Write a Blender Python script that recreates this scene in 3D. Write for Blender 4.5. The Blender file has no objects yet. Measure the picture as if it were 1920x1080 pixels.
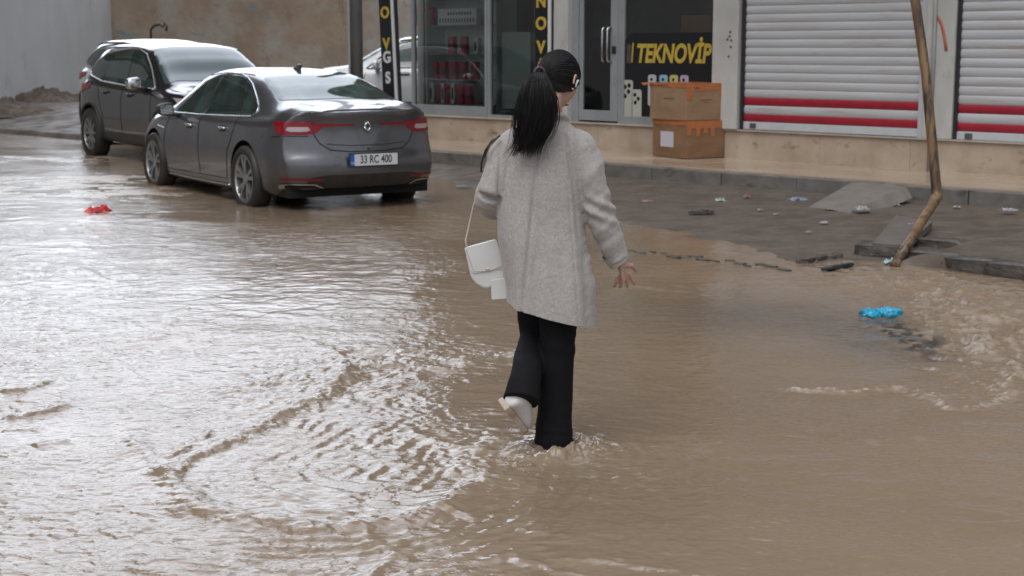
import bpy, bmesh, math, random
import numpy as np
from mathutils import Vector, Matrix
random.seed(7); rng = np.random.default_rng(7)
PI = math.pi; RAD = math.radians
C = bpy.context.scene.collection
scn = bpy.context.scene

# ------------------------------------------------------------------ camera
FPX, HORIZON, CAMH = 2850.0, 88.0, 1.61
PITCH = math.atan((540 - HORIZON) / FPX)
cd = bpy.data.cameras.new('camera'); cam = bpy.data.objects.new('camera', cd); C.objects.link(cam)
cam.location = (0, 0, CAMH); cam.rotation_euler = (PI/2 - PITCH, 0, 0)
cd.sensor_width = 36; cd.lens = FPX/1920*36; cd.clip_end = 1500; cd.clip_start = .05
cd.dof.use_dof = True; cd.dof.focus_distance = 6.3; cd.dof.aperture_fstop = 5.6
scn.camera = cam

# ------------------------------------------------------------------ sky, sun, exposure
SUN_EL, SUN_AZ = RAD(60), RAD(205)
w = bpy.data.worlds.new('World'); scn.world = w; w.use_nodes = True
nt = w.node_tree; nt.nodes.clear()
out = nt.nodes.new('ShaderNodeOutputWorld'); bg = nt.nodes.new('ShaderNodeBackground')
sky = nt.nodes.new('ShaderNodeTexSky'); sky.sky_type = 'NISHITA'; sky.sun_disc = False
sky.sun_elevation = SUN_EL; sky.sun_rotation = SUN_AZ; sky.air_density = 1.0; sky.dust_density = 4.0
hs = nt.nodes.new('ShaderNodeHueSaturation'); hs.inputs['Saturation'].default_value = .22
tc = nt.nodes.new('ShaderNodeTexCoord'); nz = nt.nodes.new('ShaderNodeTexNoise')
nz.inputs['Scale'].default_value = 2.2; nz.inputs['Detail'].default_value = 5
mr = nt.nodes.new('ShaderNodeMapRange'); mr.inputs[1].default_value = .3; mr.inputs[2].default_value = .7
mr.inputs[3].default_value = .72; mr.inputs[4].default_value = 1.25
mx = nt.nodes.new('ShaderNodeVectorMath'); mx.operation = 'SCALE'
nt.links.new(tc.outputs['Generated'], nz.inputs['Vector']); nt.links.new(nz.outputs['Fac'], mr.inputs[0])
nt.links.new(sky.outputs[0], hs.inputs['Color']); gm = nt.nodes.new('ShaderNodeGamma'); gm.inputs[1].default_value = .62; nt.links.new(hs.outputs[0], gm.inputs[0]); nt.links.new(gm.outputs[0], mx.inputs[0]); nt.links.new(mr.outputs[0], mx.inputs['Scale'])
_d0 = Vector((math.sin(RAD(-20))*math.cos(RAD(18)), math.cos(RAD(-20))*math.cos(RAD(18)), math.sin(RAD(18))))   # brighter break in the clouds, low ahead
dt = nt.nodes.new('ShaderNodeVectorMath'); dt.operation = 'DOT_PRODUCT'; nrmz = nt.nodes.new('ShaderNodeVectorMath'); nrmz.operation = 'NORMALIZE'
nt.links.new(tc.outputs['Generated'], nrmz.inputs[0]); sq = nt.nodes.new('ShaderNodeVectorMath'); sq.operation = 'MULTIPLY'; sq.inputs[1].default_value = (1, 1, .55); n2_ = nt.nodes.new('ShaderNodeVectorMath'); n2_.operation = 'NORMALIZE'
nt.links.new(nrmz.outputs[0], sq.inputs[0]); nt.links.new(sq.outputs[0], n2_.inputs[0]); nt.links.new(n2_.outputs[0], dt.inputs[0]); dt.inputs[1].default_value = _d0
br = nt.nodes.new('ShaderNodeMapRange'); br.interpolation_type = 'SMOOTHSTEP'; br.inputs[1].default_value = .78; br.inputs[2].default_value = .96; br.inputs[3].default_value = .9; br.inputs[4].default_value = 4.3
nt.links.new(dt.outputs['Value'], br.inputs[0]); m2 = nt.nodes.new('ShaderNodeVectorMath'); m2.operation = 'SCALE'
nt.links.new(mx.outputs[0], m2.inputs[0]); nt.links.new(br.outputs[0], m2.inputs['Scale']); m3 = nt.nodes.new('ShaderNodeVectorMath'); m3.operation = 'MULTIPLY'; m3.inputs[1].default_value = (.95, .99, 1.06)
nt.links.new(m2.outputs[0], m3.inputs[0]); nt.links.new(m3.outputs[0], bg.inputs[0]); nt.links.new(bg.outputs[0], out.inputs[0])
bg.inputs[1].default_value = .15
sd = bpy.data.lights.new('sun', 'SUN'); so = bpy.data.objects.new('sun', sd); C.objects.link(so)
sd.energy = .55; sd.angle = RAD(45); sd.color = (1, .97, .93)
_dir = Vector((math.sin(SUN_AZ)*math.cos(SUN_EL), math.cos(SUN_AZ)*math.cos(SUN_EL), math.sin(SUN_EL)))
so.rotation_euler = _dir.to_track_quat('Z', 'Y').to_euler()
scn.view_settings.view_transform = 'Standard'; scn.view_settings.look = 'None'
scn.view_settings.exposure = 1.10; scn.view_settings.gamma = 1

# ------------------------------------------------------------------ surveying helpers
_c, _s = math.cos(PITCH), math.sin(PITCH)
def survey(px, py, z=0.0):                       # where a photo point lies on the plane z
    a = (px-960)/FPX; b = -(py-540)/FPX
    d = (a, _c + b*_s, -_s + b*_c); t = (z - CAMH)/d[2]
    return (t*d[0], t*d[1])
def surveyY(px, py, Y):                          # ... or at distance Y
    a = (px-960)/FPX; b = -(py-540)/FPX
    d = (a, _c + b*_s, -_s + b*_c); t = Y/d[1]
    return Vector((t*d[0], Y, CAMH + t*d[2]))
R2 = math.sqrt(.5)
def L(u, v, z=0.0): return Vector(((u+v)*R2, (v-u)*R2, z))   # street frame: u along the shops, v towards them

# ------------------------------------------------------------------ noise in numpy
def _hash(ix, iy, s):
    h = (ix.astype(np.int64)*374761393 + iy.astype(np.int64)*668265263 + s*974711) & 0x7fffffff
    h = ((h ^ (h >> 13))*1274126177) & 0x7fffffff
    return ((h ^ (h >> 16)) & 0xffff)/32767.5 - 1.0
def vnoise(x, y, s=0):
    ix = np.floor(x); iy = np.floor(y); fx = x-ix; fy = y-iy
    fx = fx*fx*fx*(fx*(fx*6-15)+10); fy = fy*fy*fy*(fy*(fy*6-15)+10)
    a = _hash(ix, iy, s); b = _hash(ix+1, iy, s); c = _hash(ix, iy+1, s); d = _hash(ix+1, iy+1, s)
    return (a+(b-a)*fx)*(1-fy) + (c+(d-c)*fx)*fy
def fbm(x, y, o=4, s=0, g=.5):
    r = 0; a = 1.0; t = 0
    for i in range(o):
        r = r + a*vnoise(x, y, s+i*17); t += a
        x, y = (x*.8-y*.6)*2.03+3.1, (x*.6+y*.8)*2.03+1.7; a *= g
    return r/t
def sstep(a, b, x): t = np.clip((x-a)/(b-a), 0, 1); return t*t*(3-2*t)
def pchip(xs, ys, x):
    xs = np.asarray(xs, float); ys = np.asarray(ys, float); h = np.diff(xs); d = np.diff(ys)/h; m = np.zeros(len(xs))
    for i in range(1, len(xs)-1):
        if d[i-1]*d[i] > 0: m[i] = 2*d[i-1]*d[i]/(d[i-1]+d[i])
    m[0] = d[0]; m[-1] = d[-1]
    x = np.clip(x, xs[0], xs[-1]); k = np.clip(np.searchsorted(xs, x)-1, 0, len(h)-1); t = (x-xs[k])/h[k]
    return ys[k]*(2*t**3-3*t*t+1)+h[k]*m[k]*(t**3-2*t*t+t)+ys[k+1]*(3*t*t-2*t**3)+h[k]*m[k+1]*(t**3-t*t)

# ------------------------------------------------------------------ materials
MATS = {}
def lin(c): return tuple(((v/255)/12.92 if v/255 < .04045 else ((v/255+.055)/1.055)**2.4) for v in c)
def mat(name, col, rough=.6, metal=0, col2=None, scale=4, detail=6, bump=0, bscale=None, spec=.5, lo=.35, hi=.65, stretch=None, rough2=None, coat=0, bdist=.01, alpha=None, sheen=0):
    m = bpy.data.materials.new(name); m.use_nodes = True; n = m.node_tree; b = n.nodes['Principled BSDF']
    b.inputs['Base Color'].default_value = (*col, 1); b.inputs['Roughness'].default_value = rough
    b.inputs['Metallic'].default_value = metal; b.inputs['Specular IOR Level'].default_value = spec
    if coat: b.inputs['Coat Weight'].default_value = coat; b.inputs['Coat Roughness'].default_value = .04
    if sheen: b.inputs['Sheen Weight'].default_value = sheen; b.inputs['Sheen Roughness'].default_value = .5
    if col2 is not None or bump or rough2 is not None:
        t = n.nodes.new('ShaderNodeTexCoord'); mp = n.nodes.new('ShaderNodeMapping')
        n.links.new(t.outputs['Object'], mp.inputs[0])
        if stretch: mp.inputs['Scale'].default_value = stretch
        nz = n.nodes.new('ShaderNodeTexNoise'); nz.inputs['Scale'].default_value = scale; nz.inputs['Detail'].default_value = detail
        nz.inputs['Roughness'].default_value = .6
        n.links.new(mp.outputs[0], nz.inputs['Vector'])
        r = n.nodes.new('ShaderNodeMapRange'); r.inputs[1].default_value = lo; r.inputs[2].default_value = hi
        n.links.new(nz.outputs['Fac'], r.inputs[0])
        if col2 is not None:
            x = n.nodes.new('ShaderNodeMix'); x.data_type = 'RGBA'; x.inputs[6].default_value = (*col, 1); x.inputs[7].default_value = (*col2, 1)
            n.links.new(r.outputs[0], x.inputs[0]); n.links.new(x.outputs[2], b.inputs['Base Color'])
        if rough2 is not None:
            q = n.nodes.new('ShaderNodeMapRange'); q.inputs[3].default_value = rough; q.inputs[4].default_value = rough2
            n.links.new(r.outputs[0], q.inputs[0]); n.links.new(q.outputs[0], b.inputs['Roughness'])
        if bump:
            z2 = n.nodes.new('ShaderNodeTexNoise'); z2.inputs['Scale'].default_value = bscale or scale*3; z2.inputs['Detail'].default_value = 8
            n.links.new(mp.outputs[0], z2.inputs['Vector'])
            bp = n.nodes.new('ShaderNodeBump'); bp.inputs['Strength'].default_value = bump; bp.inputs['Distance'].default_value = bdist
            n.links.new(z2.outputs['Fac'], bp.inputs['Height']); n.links.new(bp.outputs[0], b.inputs['Normal'])
    MATS[name] = m; return m
def add_layer(m, col, scale, lo, hi, stretch=None, attr=None, seed=0):          # one more colour over a material
    n = m.node_tree; b = n.nodes['Principled BSDF']; src = b.inputs['Base Color']
    x = n.nodes.new('ShaderNodeMix'); x.data_type = 'RGBA'; x.inputs[7].default_value = (*col, 1)
    if src.is_linked: n.links.new(src.links[0].from_socket, x.inputs[6])
    else: x.inputs[6].default_value = src.default_value
    if attr:
        a = n.nodes.new('ShaderNodeAttribute'); a.attribute_name = attr; f = a.outputs['Fac']
    else:
        t = n.nodes.new('ShaderNodeTexCoord'); mp = n.nodes.new('ShaderNodeMapping'); n.links.new(t.outputs['Object'], mp.inputs[0])
        mp.inputs['Location'].default_value = (seed*3.1, seed*1.7, seed)
        if stretch: mp.inputs['Scale'].default_value = stretch
        z = n.nodes.new('ShaderNodeTexNoise'); z.inputs['Scale'].default_value = scale; z.inputs['Detail'].default_value = 7; z.inputs['Roughness'].default_value = .65
        n.links.new(mp.outputs[0], z.inputs['Vector'])
        r = n.nodes.new('ShaderNodeMapRange'); r.inputs[1].default_value = lo; r.inputs[2].default_value = hi
        n.links.new(z.outputs['Fac'], r.inputs[0]); f = r.outputs[0]
    n.links.new(f, x.inputs[0]); n.links.new(x.outputs[2], b.inputs['Base Color']); return m
def glass_mat(name, tint, rough=0.0, refl=1.45):                               # thin window pane: see-through plus mirror
    m = bpy.data.materials.new(name); m.use_nodes = True; n = m.node_tree; n.nodes.clear()
    o = n.nodes.new('ShaderNodeOutputMaterial'); t = n.nodes.new('ShaderNodeBsdfTransparent'); t.inputs[0].default_value = (*tint, 1)
    g = n.nodes.new('ShaderNodeBsdfGlossy'); g.inputs['Roughness'].default_value = rough
    f = n.nodes.new('ShaderNodeFresnel'); f.inputs[0].default_value = refl; mx = n.nodes.new('ShaderNodeMixShader')
    n.links.new(f.outputs[0], mx.inputs[0]); n.links.new(t.outputs[0], mx.inputs[1]); n.links.new(g.outputs[0], mx.inputs[2]); n.links.new(mx.outputs[0], o.inputs[0])
    MATS[name] = m; return m

# ------------------------------------------------------------------ object helpers
def props(o, label=None, cat=None, group=None, kind=None):
    if label: o['label'] = label
    if cat: o['category'] = cat
    if group: o['group'] = group
    if kind: o['kind'] = kind
    return o
def root(name, label, cat, loc=(0, 0, 0), rotz=0, group=None):
    o = bpy.data.objects.new(name, None); C.objects.link(o); o.location = loc; o.rotation_euler = (0, 0, rotz)
    o.empty_display_size = .2
    return props(o, label, cat, group)
def link(name, me, m, parent=None, smooth=False):
    o = bpy.data.objects.new(name, me); C.objects.link(o)
    if m is not None and len(me.materials) == 0: me.materials.append(m)
    if smooth:
        for p in me.polygons: p.use_smooth = True
    if parent: o.parent = parent
    return o
class MB:
    def __init__(s): s.v = []; s.f = []
    def box(s, x0, x1, y0, y1, z0, z1, rot=None, piv=None):
        b = len(s.v); P = [(x0,y0,z0),(x1,y0,z0),(x1,y1,z0),(x0,y1,z0),(x0,y0,z1),(x1,y0,z1),(x1,y1,z1),(x0,y1,z1)]
        if rot is not None:
            pv = Vector(piv or ((x0+x1)/2, (y0+y1)/2, (z0+z1)/2)); P = [tuple(rot @ (Vector(p)-pv) + pv) for p in P]
        s.v += P; s.f += [tuple(b+i for i in q) for q in ((0,3,2,1),(4,5,6,7),(0,1,5,4),(1,2,6,5),(2,3,7,6),(3,0,4,7))]; return s
    def prism(s, pts, y0, y1, axis='y'):         # polygon in (a,b), extruded along axis
        n = len(pts); b = len(s.v)
        mk = {'y': lambda a, c, t: (a, t, c), 'x': lambda a, c, t: (t, a, c), 'z': lambda a, c, t: (a, c, t)}[axis]
        s.v += [mk(p[0], p[1], y0) for p in pts] + [mk(p[0], p[1], y1) for p in pts]
        s.f += [tuple(range(b, b+n)), tuple(range(b+2*n-1, b+n-1, -1))]
        s.f += [(b+i, b+n+i, b+n+(i+1) % n, b+(i+1) % n) for i in range(n)]; return s
    def tube(s, pts, r, n=10, cap=True, flat=None):
        pts = [Vector(p) for p in pts]; rr = r if hasattr(r, '__len__') else [r]*len(pts); b = len(s.v); up = None
        for i, p in enumerate(pts):
            t = (pts[min(i+1, len(pts)-1)] - pts[max(i-1, 0)]).normalized()
            if up is None:
                a = Vector((0, 0, 1)) if abs(t.z) < .9 else Vector((1, 0, 0)); up = (a - t*a.dot(t)).normalized()
            else: up = (up - t*up.dot(t)).normalized()
            sd = t.cross(up); q = rr[i]; qa, qb = (q if hasattr(q, '__len__') else (q, q))
            for k in range(n):
                an = 2*PI*k/n; s.v.append(tuple(p + up*math.cos(an)*qa + sd*math.sin(an)*qb))
        for i in range(len(pts)-1):
            for k in range(n):
                a = b+i*n+k; c = b+i*n+(k+1) % n; s.f.append((a, c, c+n, a+n))
        if cap:
            s.f.append(tuple(b+k for k in range(n))[::-1]); e = b+(len(pts)-1)*n; s.f.append(tuple(e+k for k in range(n)))
        return s
    def lathe(s, prof, cx, cz, axis='y', n=40, y=0, closed=False):   # prof: (radius, offset) about axis y through (cx, y, cz)
        b = len(s.v)
        for (r, o) in prof:
            for k in range(n):
                an = 2*PI*k/n
                if axis == 'y': s.v.append((cx+r*math.cos(an), y+o, cz+r*math.sin(an)))
                else: s.v.append((cx+r*math.cos(an), y+r*math.sin(an), cz+o))
        for i in range(len(prof)-1):
            for k in range(n):
                a = b+i*n+k; c = b+i*n+(k+1) % n; s.f.append((a, c, c+n, a+n))
        return s
    def quad(s, *p): b = len(s.v); s.v += [tuple(q) for q in p]; s.f.append(tuple(range(b, b+len(p)))); return s
    def build(s, name, m, parent=None, smooth=False, bevel=0, solid=0, off=None, fixn=True):
        me = bpy.data.meshes.new(name)
        v = s.v if off is None else [(a[0]-off[0], a[1]-off[1], a[2]-off[2]) for a in s.v]
        me.from_pydata(v, [], s.f)
        if fixn:
            bm = bmesh.new(); bm.from_mesh(me); bmesh.ops.recalc_face_normals(bm, faces=bm.faces); bm.to_mesh(me); bm.free()
        o = link(name, me, m, parent, smooth)
        if solid: q = o.modifiers.new('s', 'SOLIDIFY'); q.thickness = solid; q.offset = 0
        if bevel:
            q = o.modifiers.new('b', 'BEVEL'); q.width = bevel; q.segments = 2; q.limit_method = 'ANGLE'
        return o
def grid_mesh(name, X, Y, Z, m, parent=None, smooth=True, attrs=None, flip=False):
    nr, nc = X.shape; me = bpy.data.meshes.new(name); n = nr*nc
    co = np.empty((n, 3), np.float32); co[:, 0] = X.ravel(); co[:, 1] = Y.ravel(); co[:, 2] = Z.ravel()
    i = np.arange(n).reshape(nr, nc); a = i[:-1, :-1].ravel(); b = i[:-1, 1:].ravel(); c = i[1:, 1:].ravel(); d = i[1:, :-1].ravel()
    f = np.stack([a, b, c, d] if not flip else [a, d, c, b], 1).astype(np.int32)
    me.vertices.add(n); me.vertices.foreach_set('co', co.ravel())
    me.loops.add(f.size); me.loops.foreach_set('vertex_index', f.ravel())
    me.polygons.add(len(f)); me.polygons.foreach_set('loop_start', np.arange(0, f.size, 4, dtype=np.int32))
    try: me.polygons.foreach_set('loop_total', np.full(len(f), 4, np.int32))
    except Exception: pass
    me.polygons.foreach_set('use_smooth', np.ones(len(f), bool) if smooth else np.zeros(len(f), bool))
    me.update(calc_edges=True)
    for k, val in (attrs or {}).items():
        at = me.attributes.new(k, 'FLOAT', 'POINT'); at.data.foreach_set('value', val.ravel().astype(np.float32))
    return link(name, me, m, parent)
def text_mesh(name, body, size, m, parent, loc, rot, ext=.002, sx=1.0, shear=0, offset=0, align='CENTER', matrix=None):
    cu = bpy.data.curves.new(name, 'FONT'); cu.body = body; cu.size = size; cu.extrude = ext; cu.shear = shear; cu.offset = offset
    cu.align_x = align; cu.align_y = 'CENTER'
    t = bpy.data.objects.new('tmp', cu); C.objects.link(t); bpy.context.view_layer.update()
    me = bpy.data.meshes.new_from_object(t.evaluated_get(bpy.context.evaluated_depsgraph_get()))
    bpy.data.objects.remove(t)
    M = (Matrix.Translation(loc) @ (matrix or Matrix.Identity(4)) @ (rot if isinstance(rot, Matrix) else Matrix.Identity(4)) @ Matrix.Diagonal((sx, 1, 1, 1)))
    me.transform(M); me.materials.clear(); return link(name, me, m, parent)
def polyline_dist(X, Y, pts):                    # signed distance to a polyline and arc parameter 0..1
    best = np.full(X.shape, 1e9); sg = np.zeros(X.shape); T = np.zeros(X.shape); Ls = [0]
    for a, b in zip(pts[:-1], pts[1:]): Ls.append(Ls[-1]+math.hypot(b[0]-a[0], b[1]-a[1]))
    for k, (a, b) in enumerate(zip(pts[:-1], pts[1:])):
        dx, dy = b[0]-a[0], b[1]-a[1]; l2 = dx*dx+dy*dy
        t = np.clip(((X-a[0])*dx+(Y-a[1])*dy)/l2, 0, 1); ex = X-a[0]-t*dx; ey = Y-a[1]-t*dy; d = np.hypot(ex, ey)
        q = d < best; best = np.where(q, d, best); sg = np.where(q, np.sign(dx*ey-dy*ex), sg); T = np.where(q, (Ls[k]+t*math.sqrt(l2))/Ls[-1], T)
    return best*sg, T
def smooth_line(pts, n=60):
    P = np.array(pts, float); t = np.r_[0, np.cumsum(np.hypot(*np.diff(P, axis=0).T))]; q = np.linspace(0, t[-1], n)
    return list(zip(pchip(t, P[:, 0], q), pchip(t, P[:, 1], q)))
# ================================================================== SETTING: ground, sidewalk, water
def edge_v(u):                                    # where the flood water meets the apron
    return pchip([-60, -20, -17, -14.5, -12, -10.5, -9.1, -7.8, -6.6, -6.2, -5.4, -4.9, 0, 20], [13.5, 13.5, 13.3, 12.8, 11.6, 10.85, 10.45, 9.95, 9.5, 9.62, 9.95, 10.0, 10.3, 10.3], u)
def ground_z(x, y):
    u = (x-y)*R2; v = (x+y)*R2; ve = edge_v(u)
    z = np.where(v < ve, -.012-.11*sstep(0, 1.3, ve-v), -.012 + .10*np.clip((v-ve)/(13.6-ve), 0, 1.0)**.8)
    z = np.where(v > 13.8, .06, z)
    ob = sstep(-5.95, -5.75, u + .12*vnoise(v*2, u*0, 5))*sstep(-.02, .05, v-ve-.10+.06*vnoise(u*4, v*0, 9))*sstep(13.8, 13.0, v)     # raised broken slab
    z = z + ob*(.088 + .012*vnoise(u*3, v*3, 2))
    rd = 0*np.exp(-((v-(9.55+.18*np.sin((u+9)*1.4)))/.10)**2)*sstep(-9.2, -8.7, u)*sstep(-6.0, -7.0, u); z = z + rd*.100*(1+.10*vnoise(u*9, v*9, 3))
    z = z + .006*fbm(x*1.5, y*1.5, 4, 11)
    far = sstep(29.5, 34, y + (x+9)*.15 + fbm(x*.5, y*.5, 3, 4)*1.2)*sstep(-4, -7, x); z = z + far*.27
    z = np.where((v > 14)&(u < -18.2), .06+.24*sstep(14.2, 16.5, v), z)
    return z
asphalt = mat('wet_asphalt', (.088, .068, .053), .85, 0, (.13, .105, .084), 3.0, 8, 1.0, 34, lo=.38, hi=.62, rough2=.5, bdist=.006, spec=.3)
add_layer(asphalt, (.13, .105, .080), 1.1, .56, .68, (1, .35, 1)); add_layer(asphalt, (.035, .032, .03), 28, .62, .66)
def axis_pts(segs):
    r = []
    for a, b, n in segs: r += list(np.linspace(a, b, n, endpoint=False))
    return np.array(r+[segs[-1][1]])
_u = axis_pts([(-400, -60, 12), (-60, -20, 60), (-20, -3, 420), (-3, 20, 60), (20, 400, 12)])
_v = axis_pts([(-400, -20, 12), (-20, 8.5, 90), (8.5, 14.2, 260), (14.2, 40, 80), (40, 400, 14)])
U, V = np.meshgrid(_u, _v); GX = (U+V)*R2; GY = (V-U)*R2
g = grid_mesh('ground', GX, GY, ground_z(GX, GY), asphalt); props(g, kind='structure')

# paving of the sidewalk and its stone kerb (street frame u, v)
SW = -PI/4
def street(name, kind=None): return None
tile = mat('wet_marble_tiles', (.36, .275, .20), .12, 0, (.46, .37, .285), 1.3, 6, .06, 30, rough2=.22, stretch=(.5, 1, 1), bdist=.003)
add_layer(tile, (.24, .175, .125), 2.2, .58, .74, (.5, 1, 1), seed=3)
m = MB()
uu = -18.2
for i in range(40):
    for j in range(3):
        a = -18.3 + i*.6; v0 = 13.72+j*.52; m.box(a+.001, a+.599, v0+.001, v0+.519, .10, .25+.0007*((i*7+j*3) % 3))
sw = m.build('sidewalk', tile, None, bevel=.002); sw.rotation_euler = (0, 0, SW); props(sw, kind='structure')
m = MB(); m.box(-18.3, 5.7, 13.725, 15.3, .02, .246)
o = m.build('sidewalk_bed', mat('grey_mortar', (.16, .14, .12), .8, 0, (.1, .09, .08), 5)); o.rotation_euler = (0, 0, SW); props(o, kind='structure')
kerbm = mat('wet_kerb_stone', (.115, .108, .098), .5, 0, (.19, .178, .16), 5, 8, .35, 40, rough2=.25, bdist=.006)
add_layer(kerbm, (.05, .05, .043), 3, .55, .7, (1, 1, 2), seed=2)
m = MB()
for i in range(24):
    a = -18.3+i*1.0; dz = .004*math.sin(i*2.3); dv = .006*math.sin(i*4.1)
    m.box(a+.004, a+.996, 13.58+dv, 13.718, -.05, .236+dz)
o = m.build('kerb', kerbm, None, bevel=.012); o.rotation_euler = (0, 0, SW); props(o, kind='structure')

# ------------------------------------------------------------------ flood water
def S(*pp): return [survey(a, b) for a, b in pp]
RIDGES = [  # photo-surveyed crest lines: (points, height, width, foam, breakup)
 (S((700,672),(655,700),(610,735),(540,775),(450,818),(380,850),(335,882),(322,905),(340,930),(385,955),(450,972),(540,985),(640,990),(720,985),(800,968),(865,935),(905,905),(925,875),(935,855)), .032, .066, .12, .38),
 (S((322,905),(300,890),(270,850),(262,815),(285,800)), .02, .035, .05, .4),
 (S((300,870),(350,838),(400,808)), .02, .03, .05, .5),
 (S((0,738),(50,735),(105,714)), .020, .028, .08, .3), (S((0,788),(60,782),(130,762)), .024, .032, .12, .5),
 (S((60,838),(85,835),(118,828)), .016, .03, .1, .4), (S((0,812),(70,808)), .010, .02, .0, .3),
 (S((215,690),(270,650),(300,620),(350,575)), .010, .03, .0, .6), (S((270,600),(350,578)), .012, .03, .05, .5),
 (S((150,500),(185,520),(230,530)), .012, .035, .0, .4), (S((225,685),(265,712)), .008, .02, .0, .4),
 (S((690,690),(740,682),(800,690),(860,680),(920,672),(975,660)), .024, .07, .30, .9),
 (S((1440,730),(1530,735),(1610,738),(1680,732),(1740,748),(1800,765),(1850,762),(1925,738)), .030, .05, .8, .5),
 (S((1880,745),(1905,715),(1940,700)), .03, .06, .5, .9), (S((1700,690),(1760,695),(1830,705)), .02, .05, .25, .8),
 (S((600,965),(660,985),(700,1020),(740,1040),(800,1062)), .016, .028, .35, .5), (S((690,1080),(760,1040),(740,1015)), .010, .02, .1, .5),
 (S((820,950),(860,962),(895,975)), .012, .02, .5, .4), (S((975,990),(1005,995),(1035,1000)), .008, .02, .6, .5),
 (S((1060,1040),(1150,1048),(1300,1062),(1400,1070)), .007, .025, .30, .9), (S((960,1050),(1040,1060),(1130,1070)), .007, .02, .35, .9),
 (S((770,812),(830,828),(870,845),(925,858)), .018, .04, .30, .8), (S((955,855),(1000,868),(1050,862),(1100,835),(1105,815)), .030, .045, .30, .9),
 (S((1170,535),(1260,545),(1350,552)), .010, .05, .22, .3), (S((1150,545),(1230,530),(1330,548)), .005, .04, .15, .5),
 (S((730,505),(800,508),(880,512)), .012, .08, .30, .5), (S((540,385),(660,395),(800,412),(880,420)), .008, .10, .12, .5),
 (S((1620,495),(1700,500),(1770,520),(1850,540),(1920,560)), .024, .06, .22, .8), (S((1700,560),(1780,575),(1860,580),(1920,560)), .028, .07, .30, .9),
 (S((1500,500),(1560,505),(1630,500)), .012, .05, .1, .6), (S((1120,432),(1250,450),(1380,475),(1480,495)), .006, .10, .12, .6),
 (S((560,630),(620,660),(660,690)), .008, .03, .1, .6), (S((860,640),(930,650)), .01, .04, .2, .8),
]
def build_water():
    Yk = axis_pts([(0, 1, 1180)])[::1]; y0, y1 = 3.6, 60.0
    Yr = 1/(1/y0 + (1/y1-1/y0)*Yk)                            # finer rows towards the viewer's end of the street
    T = np.r_[np.linspace(-1.6, -.42, 70, endpoint=False), np.linspace(-.42, .42, 1000, endpoint=False), np.linspace(.42, 1.6, 70)]
    TT, YY = np.meshgrid(T, Yr); X = TT*YY; Y = YY
    cell = Y*Y/4200
    def lod(wl): return np.clip(1.6*wl/ (cell*2.2+.004) - .6, 0, 1)       # drop waves the grid cannot carry
    H = np.zeros_like(X); F = np.zeros_like(X)
    wx = X + .25*fbm(X*.7, Y*.7, 3, 21); wy = Y + .25*fbm(X*.7+9, Y*.7, 3, 22)
    H += .007*fbm(wx*.9, wy*.9, 3, 1)
    left = sstep(1.3, -.9, X - .10*(Y-5)+.35*fbm(X*.8, Y*.8, 2, 77)); near = sstep(11, 6, Y)
    a = .0050*lod(.30); H += a*fbm(wx*2.6, wy*4.2, 2, 2)
    r = fbm(wx*6.5, wy*9.5, 2, 3); H += (.0026+.0016*left)*lod(.13)*r
    r = 1-np.abs(fbm(wx*13+2*fbm(wx*2, wy*2, 2, 5), wy*17, 2, 4))*2; H += (.0009+.0012*left)*lod(.07)*r
    H += (.0007+.0008*left)*lod(.035)*vnoise(wx*34, wy*40, 6)
    # turbulent streams
    def blob(px, py, rx, ry, z=0):
        c = survey(px, py); e = survey(px+rx, py); f0 = survey(px, py-ry); sx = abs(e[0]-c[0]); sy = abs(f0[1]-c[1])
        return np.exp(-(((X-c[0])/sx)**2+((Y-c[1])/sy)**2))
    turb = 1.0*blob(1840, 585, 150, 50)+.85*blob(1890, 670, 120, 70)+.6*blob(1660, 530, 170, 24)+.35*blob(1750,650,120,60)+.55*blob(1040, 842, 75, 32)+.45*blob(900, 860, 90, 45)+.4*blob(820, 675, 150, 22)+.35*blob(560, 720, 150, 60)+.3*blob(1780, 740, 160, 18)+.25*blob(620,1000,120,40)
    turb = np.clip(turb, 0, 1.1)
    rip = np.clip(.62+.95*fbm(wx*.75, wy*.9, 4, 91, .55), .34, 1.0)*(.78+.22*left); rip = np.maximum(rip, np.clip(turb, 0, 1)*.9); H *= .55+.6*rip
    n1 = fbm(wx*5+1.4*fbm(wx*3, wy*3, 2, 31), wy*6.5, 4, 32, .6); H += turb*.052*lod(.12)*n1
    n2 = 1-2*np.abs(fbm(wx*9, wy*12, 3, 33)); H += turb*.016*lod(.07)*n2 + turb*.006*lod(.04)*fbm(wx*28, wy*34, 2, 35); F += turb*.30*sstep(.35, .95, n2)*sstep(-.3, .5, n1)
    # hollow inside the loop: nested arcs of ripples
    lp = RIDGES[0][0]; d, t = polyline_dist(X, Y, smooth_line(lp, 50)); inside = sstep(0, .12, d*1.0)*sstep(1.3, .5, d)*sstep(.22, .34, t)
    ph = d*2*PI/.085 + 2.2*fbm(X*3, Y*3, 2, 41); H += inside*.0036*lod(.08)*np.sin(ph+3.5*fbm(X*5,Y*5,3,46))*np.clip(.3+1.3*fbm(X*5, Y*5, 3, 42),0,1.4); F += inside*.22*sstep(.55, 1, np.sin(ph))*sstep(0, .5, fbm(X*7, Y*7, 3, 43))
    o2 = sstep(0, -.10, d)*sstep(-1.1, -.2, d)*sstep(.55, .7, t); ph = d*2*PI/.075 + 1.5*fbm(X*2.5, Y*2.5, 2, 44); H += o2*.0044*lod(.07)*np.sin(ph+3.2*fbm(X*5,Y*5,3,47))*np.clip(.5+.9*fbm(X*4, Y*4, 2, 45),0,1.4)
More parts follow.
